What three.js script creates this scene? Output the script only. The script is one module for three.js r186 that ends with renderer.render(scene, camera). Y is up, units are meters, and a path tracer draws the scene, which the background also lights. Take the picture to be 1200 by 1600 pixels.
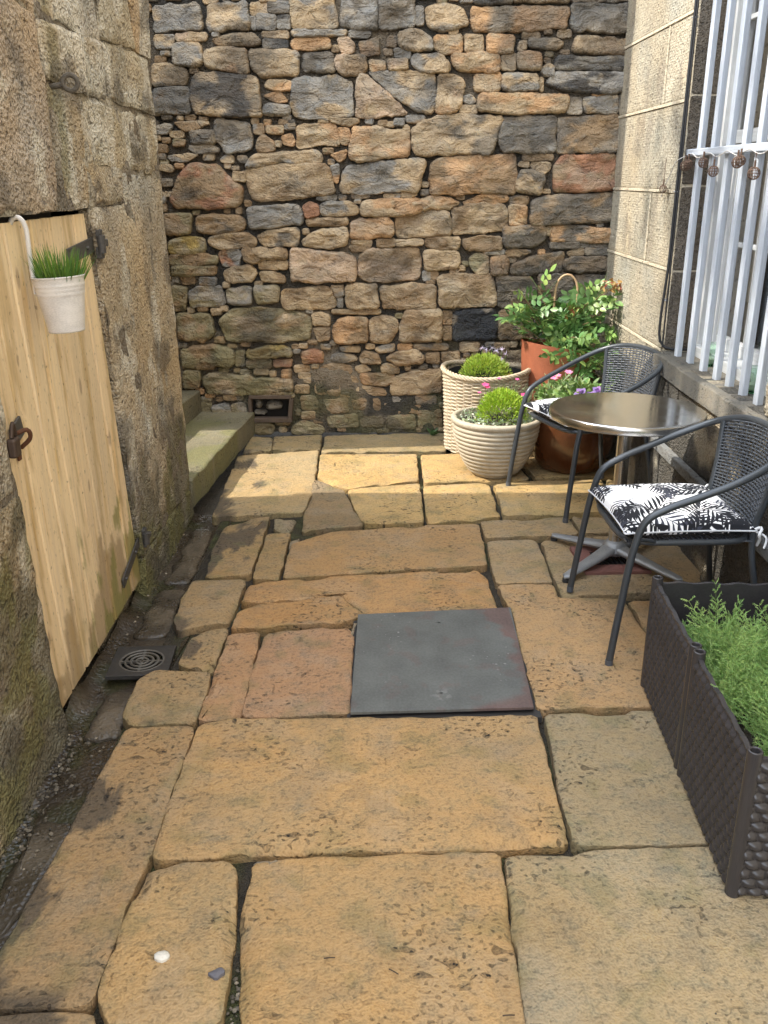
import * as THREE from 'three';
import { mergeGeometries } from 'three/addons/utils/BufferGeometryUtils.js';
import { RoundedBoxGeometry } from 'three/addons/geometries/RoundedBoxGeometry.js';

// ---------- camera, sky, sun, exposure ----------
const scene = new THREE.Scene();
const camera = new THREE.PerspectiveCamera(58.8, 0.75, 0.05, 400);
camera.position.set(0, 1.55, 0);
camera.rotation.set(THREE.MathUtils.degToRad(-20.2), 0, 0);
scene.add(camera);

const SUN_EL = THREE.MathUtils.degToRad(47), SUN_AZ = THREE.MathUtils.degToRad(6.5);
const sunDir = new THREE.Vector3(-Math.cos(SUN_EL) * Math.cos(SUN_AZ), Math.sin(SUN_EL), Math.cos(SUN_EL) * Math.sin(SUN_AZ));
const SKY_K = 1.85;
// a bright summer sky: pale blue air, whiter near the horizon and round the sun, with broken white cloud all over
{
  const W = 1024, H = 512, d = new Float32Array(W * H * 4), dir = new THREE.Vector3();
  const h3 = (x, y, z) => { let h = Math.imul(x, 374761393) ^ Math.imul(y, 668265263) ^ Math.imul(z, 1442695041); h = Math.imul(h ^ (h >>> 13), 1274126177); return ((h ^ (h >>> 16)) >>> 0) / 4294967296; };
  const vn = (x, y, z) => { const X = Math.floor(x), Y = Math.floor(y), Z = Math.floor(z), s = (t) => t * t * (3 - 2 * t), a = s(x - X), b = s(y - Y), c = s(z - Z), m = (p, q, t) => p + (q - p) * t; return m(m(m(h3(X, Y, Z), h3(X + 1, Y, Z), a), m(h3(X, Y + 1, Z), h3(X + 1, Y + 1, Z), a), b), m(m(h3(X, Y, Z + 1), h3(X + 1, Y, Z + 1), a), m(h3(X, Y + 1, Z + 1), h3(X + 1, Y + 1, Z + 1), a), b), c); };
  for (let j = 0; j < H; j++) for (let i = 0; i < W; i++) {
    const el = ((j + 0.5) / H - 0.5) * Math.PI, az = ((i + 0.5) / W - 0.5) * 2 * Math.PI;
    dir.set(Math.cos(el) * Math.cos(az), Math.sin(el), Math.cos(el) * Math.sin(az));
    const up = Math.max(0, dir.y), hz = Math.pow(1 - up, 3), g = Math.max(0, dir.dot(sunDir)), glow = 0.5 * Math.pow(g, 6) + 1.1 * Math.pow(g, 40);
    let c = 0, am = 0.5, f = 3.2; for (let k = 0; k < 5; k++) { c += am * vn(dir.x * f + 11, dir.y * f * 1.6 + 3, dir.z * f + 7); f *= 2.1; am *= 0.5; }
    const cl = Math.min(1, Math.max(0, (c - 0.43) / 0.16)) * 0.85, k = (j * W + i) * 4;
    const air = [0.50 + 0.36 * hz + glow, 0.64 + 0.26 * hz + glow * 0.96, 0.88 + 0.06 * hz + glow * 0.88];
    const cloud = [1.22 + glow, 1.20 + glow * 0.97, 1.16 + glow * 0.92];
    for (let q = 0; q < 3; q++) d[k + q] = SKY_K * (air[q] + (cloud[q] - air[q]) * cl);
    d[k + 3] = 1;
  }
  const t = new THREE.DataTexture(d, W, H, THREE.RGBAFormat, THREE.FloatType);
  t.mapping = THREE.EquirectangularReflectionMapping; t.magFilter = THREE.LinearFilter; t.minFilter = THREE.LinearFilter; t.wrapS = THREE.RepeatWrapping; t.needsUpdate = true;
  scene.background = t; scene.environment = t;
}
const sun = new THREE.DirectionalLight(new THREE.Color(1.0, 0.93, 0.82), 3.05);
sun.position.copy(sunDir).multiplyScalar(40).add(new THREE.Vector3(0, 0, -3));
sun.target.position.set(0, 0, -3);
sun.castShadow = true;
sun.shadow.mapSize.set(4096, 4096);
Object.assign(sun.shadow.camera, { left: -9, right: 9, top: 9, bottom: -9, near: 1, far: 90 });
scene.add(sun, sun.target);

const renderer = new THREE.WebGLRenderer({ antialias: true });
renderer.setSize(768, 1024);
renderer.toneMapping = THREE.LinearToneMapping;
renderer.toneMappingExposure = 2.2;
renderer.shadowMap.enabled = true;

// ---------- helpers ----------
const V3 = (x, y, z) => new THREE.Vector3(x, y, z);
const PI = Math.PI, clamp = (x, a = 0, b = 1) => Math.min(b, Math.max(a, x));
const lerp = (a, b, t) => a + (b - a) * t;
const sstep = (a, b, x) => { const t = clamp((x - a) / (b - a)); return t * t * (3 - 2 * t); };
function rngOf(seed) { let a = seed >>> 0; return () => { a = (a + 0x6d2b79f5) | 0; let t = Math.imul(a ^ (a >>> 15), 1 | a); t = (t + Math.imul(t ^ (t >>> 7), 61 | t)) ^ t; return ((t ^ (t >>> 14)) >>> 0) / 4294967296; }; }
const R = rngOf(7);
const rr = (a, b) => a + (b - a) * R();
function hash(ix, iy, iz) { let h = Math.imul(ix, 374761393) ^ Math.imul(iy, 668265263) ^ Math.imul(iz, 2147483647 - 61); h = Math.imul(h ^ (h >>> 13), 1274126177); return ((h ^ (h >>> 16)) >>> 0) / 4294967296; }
// value noise, -1..1
function n3(x, y, z) {
  const ix = Math.floor(x), iy = Math.floor(y), iz = Math.floor(z);
  let fx = x - ix, fy = y - iy, fz = z - iz;
  fx = fx * fx * fx * (fx * (fx * 6 - 15) + 10); fy = fy * fy * fy * (fy * (fy * 6 - 15) + 10); fz = fz * fz * (3 - 2 * fz);
  const h = (a, b, c) => hash(ix + a, iy + b, iz + c);
  const a0 = lerp(lerp(h(0, 0, 0), h(1, 0, 0), fx), lerp(h(0, 1, 0), h(1, 1, 0), fx), fy);
  const a1 = lerp(lerp(h(0, 0, 1), h(1, 0, 1), fx), lerp(h(0, 1, 1), h(1, 1, 1), fx), fy);
  return lerp(a0, a1, fz) * 2 - 1;
}
function fb(x, y, z, o = 4) { let s = 0, a = 0.5; for (let i = 0; i < o; i++) { s += a * n3(x, y, z); x = x * 2.03 + 7.1; y = y * 2.03 - 3.7; z = z * 2.03 + 1.3; a *= 0.5; } return s; }
const ridge = (x, y, z, o = 3) => { let s = 0, a = 0.5; for (let i = 0; i < o; i++) { s += a * (1 - 2 * Math.abs(n3(x, y, z))); x = x * 2.1 + 3.3; y = y * 2.1 + 5.1; a *= 0.5; } return s; };
// periodic gradient noise for textures
const PERM = (() => { const r = rngOf(91), p = Array.from({ length: 256 }, (_, i) => i); for (let i = 255; i > 0; i--) { const j = Math.floor(r() * (i + 1)); [p[i], p[j]] = [p[j], p[i]]; } return new Uint8Array([...p, ...p]); })();
const GX = Float32Array.from({ length: 256 }, (_, i) => Math.cos(i * 2.399963)), GY = Float32Array.from({ length: 256 }, (_, i) => Math.sin(i * 2.399963));
function pn(x, y, px, py, s) {
  const ix = Math.floor(x), iy = Math.floor(y), fx = x - ix, fy = y - iy;
  const x0 = ((ix % px) + px) % px, x1 = (x0 + 1) % px, y0 = ((iy % py) + py) % py, y1 = (y0 + 1) % py;
  const g = (a, b, dx, dy) => { const k = PERM[(PERM[(a + s) & 255] + b) & 255]; return GX[k] * dx + GY[k] * dy; };
  const u = fx * fx * fx * (fx * (fx * 6 - 15) + 10), v = fy * fy * fy * (fy * (fy * 6 - 15) + 10);
  return 1.5 * lerp(lerp(g(x0, y0, fx, fy), g(x1, y0, fx - 1, fy), u), lerp(g(x0, y1, fx, fy - 1), g(x1, y1, fx - 1, fy - 1), u), v);
}
function pf(x, y, px, py, s, o) { let r = 0, a = 0.5; for (let i = 0; i < o; i++) { r += a * pn(x * px, y * py, px, py, s + i * 17); px *= 2; py *= 2; a *= 0.5; } return r; }
const toS = (x) => { x = clamp(x); return 255 * (x <= 0.0031308 ? 12.92 * x : 1.055 * Math.pow(x, 1 / 2.4) - 0.055); };
// fn(u, v) -> [r, g, b, height] linear
function texPair(n, fn, m = n) {
  const c = new Uint8Array(n * m * 4), b = new Uint8Array(n * m * 4);
  for (let j = 0; j < m; j++) for (let i = 0; i < n; i++) {
    const [r, g, bl, h, ro] = fn(i / n, j / m), k = (j * n + i) * 4;
    c[k] = toS(r); c[k + 1] = toS(g); c[k + 2] = toS(bl); c[k + 3] = 255;
    const q = clamp(h) * 255; b[k] = b[k + 1] = b[k + 2] = q; b[k + 3] = 255;
    if (ro !== undefined) b[k + 1] = clamp(ro) * 255;
  }
  const mk = (d, srgb) => { const t = new THREE.DataTexture(d, n, m); t.wrapS = t.wrapT = THREE.RepeatWrapping; t.magFilter = THREE.LinearFilter; t.minFilter = THREE.LinearMipmapLinearFilter; t.generateMipmaps = true; if (srgb) t.colorSpace = THREE.SRGBColorSpace; t.needsUpdate = true; return t; };
  return [mk(c, true), mk(b, false)];
}
const std = (o) => new THREE.MeshStandardMaterial(o);
const lin = (r, g, b) => new THREE.Color().setRGB(r, g, b);

// ---------- naming ----------
const used = {};
function numbered(n) { used[n] = (used[n] ?? -1) + 1; return used[n] ? n + '_' + String(used[n]).padStart(3, '0') : n; }
function tag(o, label, category, group, kind) { Object.assign(o.userData, label ? { label } : {}, category ? { category } : {}, group ? { group } : {}, kind ? { kind } : {}); return o; }
function thing(name, label, category, pos = [0, 0, 0], turn = 0, group) { const g = new THREE.Group(); g.name = numbered(name); g.position.set(...pos); g.rotation.y = turn; scene.add(g); return tag(g, label, category, group); }
function structure(name, label) { const g = new THREE.Group(); g.name = numbered(name); scene.add(g); return tag(g, label, null, null, 'structure'); }
function part(parent, name, geo, mat, label) {
  const g = Array.isArray(geo) ? merge(geo) : geo;
  const m = new THREE.Mesh(g, mat); m.name = name; m.castShadow = m.receiveShadow = true; parent.add(m); if (label) m.userData.label = label; return m;
}
function sub(parent, name, pos = [0, 0, 0], turn = 0) { const g = new THREE.Group(); g.name = name; g.position.set(...pos); g.rotation.y = turn; parent.add(g); return g; }
function merge(list) {
  list = list.map((g) => (g.index ? g.toNonIndexed() : g));
  for (const g of list) for (const k of Object.keys(g.attributes)) if (!['position', 'normal', 'uv', 'color'].includes(k)) g.deleteAttribute(k);
  const col = list.some((g) => g.attributes.color);
  if (col) for (const g of list) if (!g.attributes.color) g.setAttribute('color', new THREE.BufferAttribute(new Float32Array(g.attributes.position.count * 3).fill(1), 3));
  return list.length === 1 ? list[0] : mergeGeometries(list);
}
// ---------- shapes ----------
const at = (g, x, y, z, rx = 0, ry = 0, rz = 0) => { g.applyMatrix4(new THREE.Matrix4().compose(V3(x, y, z), new THREE.Quaternion().setFromEuler(new THREE.Euler(rx, ry, rz)), V3(1, 1, 1))); return g; };
const box = (w, h, d, x = 0, y = 0, z = 0, r = 0) => { const g = r ? new RoundedBoxGeometry(w, h, d, 2, r) : new THREE.BoxGeometry(w, h, d); g.translate(x, y, z); return g; };
function boxUV(g, s = 1) { // uv in metres from position by dominant normal
  const p = g.attributes.position, n = g.attributes.normal, u = new Float32Array(p.count * 2);
  for (let i = 0; i < p.count; i++) { const ax = Math.abs(n.getX(i)), ay = Math.abs(n.getY(i)), az = Math.abs(n.getZ(i)); let a, b; if (ax > ay && ax > az) { a = p.getZ(i); b = p.getY(i); } else if (ay > az) { a = p.getX(i); b = p.getZ(i); } else { a = p.getX(i); b = p.getY(i); } u[2 * i] = a * s; u[2 * i + 1] = b * s; }
  g.setAttribute('uv', new THREE.BufferAttribute(u, 2)); return g;
}
const tube = (pts, r, seg = 24, rad = 8, closed = false, tension = 0.5) => new THREE.TubeGeometry(new THREE.CatmullRomCurve3(pts.map((p) => (p.isVector3 ? p : V3(...p))), closed, 'centripetal', tension), seg, r, rad, closed);
const lathe = (pts, seg = 64) => new THREE.LatheGeometry(pts.map((p) => new THREE.Vector2(p[0], p[1])), seg);
const cyl = (r0, r1, h, x = 0, y = 0, z = 0, s = 24) => { const g = new THREE.CylinderGeometry(r1, r0, h, s); g.translate(x, y + h / 2, z); return g; };
function bar(a, b, r, s = 8) { const A = V3(...a), B = V3(...b), g = new THREE.CylinderGeometry(r, r, A.distanceTo(B), s); g.applyQuaternion(new THREE.Quaternion().setFromUnitVectors(V3(0, 1, 0), B.clone().sub(A).normalize())); const m = A.add(B).multiplyScalar(0.5); g.translate(m.x, m.y, m.z); return g; }
function tint(g, r, gg, b) { const n = g.attributes.position.count, c = new Float32Array(n * 3); for (let i = 0; i < n; i++) { c[3 * i] = r; c[3 * i + 1] = gg; c[3 * i + 2] = b; } g.setAttribute('color', new THREE.BufferAttribute(c, 3)); return g; }
// smooth sheet u,v in 0..1 -> point
function sheet(nu, nv, f, cf, uvf) {
  const p = [], c = [], uv = [], idx = [];
  for (let j = 0; j <= nv; j++) for (let i = 0; i <= nu; i++) { const q = f(i / nu, j / nv); p.push(q[0], q[1], q[2]); if (cf) c.push(...cf(i / nu, j / nv, q)); uv.push(...(uvf ? uvf(i / nu, j / nv, q) : [i / nu, j / nv])); }
  for (let j = 0; j < nv; j++) for (let i = 0; i < nu; i++) { const a = j * (nu + 1) + i, b = a + 1, d = a + nu + 1, e = d + 1; idx.push(a, b, d, b, e, d); }
  const g = new THREE.BufferGeometry(); g.setAttribute('position', new THREE.Float32BufferAttribute(p, 3)); g.setAttribute('uv', new THREE.Float32BufferAttribute(uv, 2)); if (cf) g.setAttribute('color', new THREE.Float32BufferAttribute(c, 3)); g.setIndex(idx); g.computeVertexNormals(); return g;
}
// A stone: outline in the plane (u, v), height w by hf, laid into the world by M(u, v, w)
function piece(poly, M, o) {
  const { step = 0.025, jit = 0.004, jf = 18, soft = 1, back = -0.06, e = [0.006, 0.02], n = 5, hf, cf, tile = 1, seed = 0 } = o;
  let P = poly.map((p) => [...p]);
  let area = 0; for (let i = 0; i < P.length; i++) { const a = P[i], b = P[(i + 1) % P.length]; area += a[0] * b[1] - b[0] * a[1]; }
  if (area < 0) P.reverse();
  for (let k = 0; k < soft; k++) { const Q = []; for (let i = 0; i < P.length; i++) { const a = P[i], b = P[(i + 1) % P.length], L = Math.hypot(b[0] - a[0], b[1] - a[1]), t = Math.min(0.25, (o.round ?? 0.02) / (k + 1) / L); Q.push([lerp(a[0], b[0], t), lerp(a[1], b[1], t)], [lerp(a[0], b[0], 1 - t), lerp(a[1], b[1], 1 - t)]); } P = Q; }
  const O = [];
  for (let i = 0; i < P.length; i++) { const a = P[i], b = P[(i + 1) % P.length], L = Math.hypot(b[0] - a[0], b[1] - a[1]), m = Math.max(1, Math.round(L / step)); for (let k = 0; k < m; k++) O.push([lerp(a[0], b[0], k / m), lerp(a[1], b[1], k / m)]); }
  const N = O.length; let cx = 0, cy = 0, A = 0;
  for (let i = 0; i < N; i++) { const a = O[i], b = O[(i + 1) % N], c = a[0] * b[1] - b[0] * a[1]; A += c; cx += (a[0] + b[0]) * c; cy += (a[1] + b[1]) * c; }
  cx /= 3 * A; cy /= 3 * A;
  const nor = O.map((_, i) => { const a = O[(i + N - 1) % N], b = O[(i + 1) % N], l = Math.hypot(b[0] - a[0], b[1] - a[1]) || 1; return [-(b[1] - a[1]) / l, (b[0] - a[0]) / l]; });
  const J = O.map((p, i) => { const k = jit * (n3(p[0] * jf, p[1] * jf, seed) + 0.5 * n3(p[0] * jf * 3, p[1] * jf * 3, seed + 9) + (o.bias ?? 0)) * 1.1 - (o.grow ?? 0); return [p[0] + nor[i][0] * k, p[1] + nor[i][1] * k]; });
  const rings = []; // arrays of [u, v, d]
  rings.push(J.map((p, i) => [p[0], p[1], -1, nor[i][0] * back, nor[i][1] * back]));
  rings.push(J.map((p) => [p[0], p[1], 0]));
  for (const x of e) rings.push(J.map((p, i) => { const rad = Math.hypot(p[0] - cx, p[1] - cy), k = Math.min(x, rad * 0.5); return [p[0] + nor[i][0] * k, p[1] + nor[i][1] * k, k]; }));
  const last = rings[rings.length - 1], e2 = e[e.length - 1];
  for (let k = 1; k < n; k++) { const s = 1 - k / n; rings.push(last.map((p) => [cx + (p[0] - cx) * s, cy + (p[1] - cy) * s, e2 + (1 - s) * Math.hypot(p[0] - cx, p[1] - cy)])); }
  const pos = [], col = [], uv = [], idx = [], q = [seed * 0.377 % 1, seed * 0.713 % 1];
  const put = (u, v, d, ox = 0, oy = 0) => { const w = d < 0 ? back : hf(u, v, d); pos.push(...M(u, v, w)); if (cf) col.push(...cf(u, v, Math.max(0, d))); uv.push((u + ox) / tile + q[0], (v + oy) / tile + q[1]); };
  for (const r of rings) for (const p of r) put(...p);
  put(cx, cy, 9);
  const t0 = M(cx, cy, 0), tu = M(cx + 0.01, cy, 0), tv = M(cx, cy + 0.01, 0), tw = M(cx, cy, 0.01), d = (a) => V3(a[0] - t0[0], a[1] - t0[1], a[2] - t0[2]);
  const flip = d(tu).cross(d(tv)).dot(d(tw)) < 0;
  const tri = (a, b, c) => (flip ? idx.push(a, c, b) : idx.push(a, b, c));
  for (let k = 0; k + 1 < rings.length; k++) for (let i = 0; i < N; i++) { const j = (i + 1) % N, a = k * N + i, b = k * N + j, c = a + N, dd = b + N; tri(a, b, c); tri(b, dd, c); }
  const L0 = (rings.length - 1) * N; for (let i = 0; i < N; i++) tri(L0 + i, L0 + (i + 1) % N, rings.length * N);
  const g = new THREE.BufferGeometry(); g.setAttribute('position', new THREE.Float32BufferAttribute(pos, 3)); g.setAttribute('uv', new THREE.Float32BufferAttribute(uv, 2)); if (cf) g.setAttribute('color', new THREE.Float32BufferAttribute(col, 3)); g.setIndex(idx); g.computeVertexNormals(); return g;
}
const flat2 = (a) => { const r = []; for (let i = 0; i < a.length; i += 2) r.push([a[i], a[i + 1]]); return r; };
const mix3 = (a, b, t) => [lerp(a[0], b[0], t), lerp(a[1], b[1], t), lerp(a[2], b[2], t)];
const mul3 = (a, k) => [a[0] * k, a[1] * k, a[2] * k];

// ---------- textures ----------
const px1 = (u, v, f, s, g = f) => pn(u * f, v * g, f, g, s); // one octave
const paveTex = texPair(1536, (u, v) => {
  const big = pf(u, v, 3, 3, 3, 3), n1 = px1(u, v, 26, 40), n2 = px1(u, v, 61, 41), n3_ = px1(u, v, 127, 42), n4 = px1(u, v, 251, 43), grit = hash(Math.floor(u * 1536), Math.floor(v * 1536), 3) - 0.5;
  const gate = sstep(-0.1, 0.35, pf(u, v, 5, 5, 128, 4)), pit = sstep(0.40, 0.5, px1(u, v, 97, 120)) * (0.3 + 0.7 * gate), hole = sstep(0.52, 0.58, px1(u, v, 41, 200)) * gate, pale = sstep(0.42, 0.52, px1(u, v, 140, 160)), flake = sstep(0.02, 0.0, Math.abs(pf(u, v, 7, 16, 171, 4) - 0.12)) * sstep(0.0, 0.25, pf(u, v, 4, 4, 177, 3));
  const k = 0.92 + 0.10 * big + 0.10 * n1 + 0.13 * n2 + 0.18 * n3_ + 0.2 * n4 + 0.22 * grit - 0.45 * pit - 0.5 * hole + 0.22 * pale - 0.14 * flake, w = 0.06 * n1 + 0.05 * n2 + 0.06 * pf(u, v, 6, 6, 230, 3);
  return [k * (1 + w), k, k * (1 - 1.3 * w - 0.02), 0.6 + 0.10 * n1 + 0.14 * n2 + 0.18 * n3_ + 0.2 * n4 + 0.12 * grit - 0.45 * pit - 0.5 * hole - 0.25 * flake];
});
const rubTex = texPair(1024, (u, v) => {
  const wx = u + 0.035 * pf(u, v, 5, 5, 11, 3), wy = v + 0.05 * pf(u, v, 4, 4, 57, 3);
  const bed = pf(wx, wy, 4, 30, 5, 4), big = pf(u, v, 3, 4, 93, 4), m1 = px1(wx, wy, 19, 31, 27), m2 = px1(wx, wy, 43, 32, 57), m3 = px1(wx, wy, 97, 33, 111), m4 = px1(u, v, 199, 34), grit = hash(Math.floor(u * 1024), Math.floor(v * 1024), 5) - 0.5, rdg = 1 - 2 * Math.abs(pf(wx, wy, 7, 13, 36, 4));
  const crack = sstep(0.02, 0.0, Math.abs(pf(wx, wy, 4, 8, 140, 4))) * sstep(0.05, 0.25, pf(u, v, 5, 5, 150, 2)), sootShade = sstep(0.1, 0.36, pf(u, v, 4, 6, 170, 5));
  const k = 0.98 + 0.18 * big + 0.2 * bed + 0.13 * m1 + 0.16 * m2 + 0.18 * m3 + 0.16 * m4 + 0.16 * grit - 0.35 * crack - 0.3 * sootShade + 0.06 * rdg, w = 0.2 * pf(wx, wy, 6, 9, 210, 4);
  return [k * (1 + w), k * (1 + 0.2 * w), k * (1 - w), 0.5 + 0.25 * bed + 0.14 * m1 + 0.14 * m2 + 0.12 * m3 + 0.08 * m4 - 0.35 * crack + 0.22 * rdg];
});
const roughTex = texPair(1024, (u, v) => {
  const wx = u + 0.02 * pf(u, v, 6, 6, 13, 3);
  const chis = pf(wx + 0.15 * v, v, 60, 14, 5, 3), mid = pf(u, v, 14, 12, 25, 4), fine = pf(u, v, 120, 120, 45, 3), big = pf(u, v, 4, 3, 65, 4), pit = sstep(0.26, 0.4, pf(wx, v, 40, 30, 85, 3)), pale = sstep(0.25, 0.42, pf(wx, v, 30, 22, 105, 3));
  const grit = hash(Math.floor(u * 1024), Math.floor(v * 1024), 7) - 0.5, s1 = px1(wx, v, 47, 141), s2 = px1(wx, v, 103, 142), k = 0.95 + 0.22 * big + 0.16 * mid + 0.2 * s1 + 0.24 * s2 + 0.2 * fine + 0.2 * grit + 0.04 * chis - 0.42 * pit + 0.3 * pale, w = 0.10 * pf(u, v, 5, 6, 125, 3);
  return [k * (1 + w), k, k * (1 - w), 0.5 + 0.07 * chis + 0.24 * mid + 0.2 * s1 + 0.22 * s2 + 0.2 * fine - 0.4 * pit + 0.2 * pale];
});
const ashTex = texPair(1024, (u, v) => {
  const wy = v + 0.006 * pf(u, v, 10, 10, 9, 2), stip = pf(u, wy, 60, 44, 5, 2), line = Math.sin(2 * PI * (wy * 70)), mid = pf(u, v, 10, 8, 15, 4), big = pf(u, v, 3, 3, 35, 4), fine = pf(u, v, 160, 160, 55, 2), pit = sstep(0.2, 0.32, pf(u, v, 75, 48, 75, 2)), drip = sstep(0.12, 0.4, pf(u, v, 14, 3, 95, 4));
  const k = 0.92 + 0.12 * big + 0.13 * mid + 0.2 * fine + 0.16 * stip - 0.36 * pit + 0.012 * line - 0.12 * drip, w = 0.06 * pf(u, v, 6, 4, 115, 3);
  return [k * (1 + w), k, k * (1 - w), 0.6 + 0.35 * stip + 0.2 * fine - 0.6 * pit + 0.03 * line];
});
const woodTex = texPair(1024, (u, v) => { // grain along v, 0.6 m x 2.4 m
  const kx = u + 0.012 * pf(u, v, 4, 3, 3, 3); let ring = 0, knot = 0;
  for (const [a, b, r] of [[0.13, 0.2, 0.02], [0.42, 0.63, 0.026], [0.7, 0.35, 0.018], [0.88, 0.82, 0.024], [0.55, 0.08, 0.015], [0.28, 0.88, 0.02]]) { const d = Math.hypot(u - a, (v - b) * 1.6) / r; knot = Math.max(knot, sstep(1.0, 0.45, d)); ring += Math.exp(-d * 0.55) * (u - a) / r * 0.5; }
  const g = pf(kx + 0.018 * ring, v, 46, 2, 23, 4), g2 = pf(kx, v, 150, 5, 43, 3), f = pf(u, v, 200, 120, 63, 2), st = sstep(0.2, 0.42, pf(kx, v, 10, 3, 83, 4)), dot = sstep(0.36, 0.42, pf(u, v, 60, 110, 103, 2));
  const k = 0.97 + 0.26 * g + 0.16 * g2 + 0.14 * f - 0.4 * knot - 0.16 * st - 0.4 * dot;
  return [k * (1 + 0.08 * st + 0.06 * knot), k, k * (1 - 0.16 * st - 0.1 * g), 0.5 + 0.4 * g + 0.35 * g2 - 0.4 * dot];
});
const soilTex = texPair(512, (u, v) => { const a = pf(u, v, 12, 12, 3, 4), b = pf(u, v, 90, 90, 13, 3), c = sstep(0.3, 0.42, pf(u, v, 60, 60, 33, 2)); const k = 0.75 + 0.5 * a + 0.5 * b + 1.1 * c; return [k, k * 0.97, k * 0.93, 0.5 + 0.5 * b + 0.4 * a + 0.2 * c]; });
const speckTex = texPair(512, (u, v) => { const a = pf(u, v, 5, 5, 3, 5), b = pf(u, v, 60, 60, 13, 3); const k = 0.9 + 0.24 * a + 0.2 * b; return [k, k, k, 0.5 + 0.4 * b + 0.3 * a, 0.5 + 0.5 * a + 0.3 * b]; });
const withTex = (pair, rep, o) => { const cl = pair.map((t) => { const c = t.clone(); c.repeat.set(rep, Array.isArray(rep) ? 1 : rep); if (Array.isArray(rep)) c.repeat.set(...rep); c.needsUpdate = true; return c; }); return std({ map: cl[0], bumpMap: cl[1], ...o }); };
const mPave = std({ map: paveTex[0], bumpMap: paveTex[1], bumpScale: 0.005, vertexColors: true, roughness: 0.86 });
const mRub = std({ map: rubTex[0], bumpMap: rubTex[1], bumpScale: 0.022, vertexColors: true, roughness: 0.9 });
const mRough = std({ map: roughTex[0], bumpMap: roughTex[1], bumpScale: 0.02, vertexColors: true, roughness: 0.92 });
const mAsh = std({ map: ashTex[0], bumpMap: ashTex[1], bumpScale: 0.012, vertexColors: true, roughness: 0.9 });
const mSoil = std({ map: soilTex[0], bumpMap: soilTex[1], bumpScale: 0.02, vertexColors: true, roughness: 0.95 });
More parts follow.
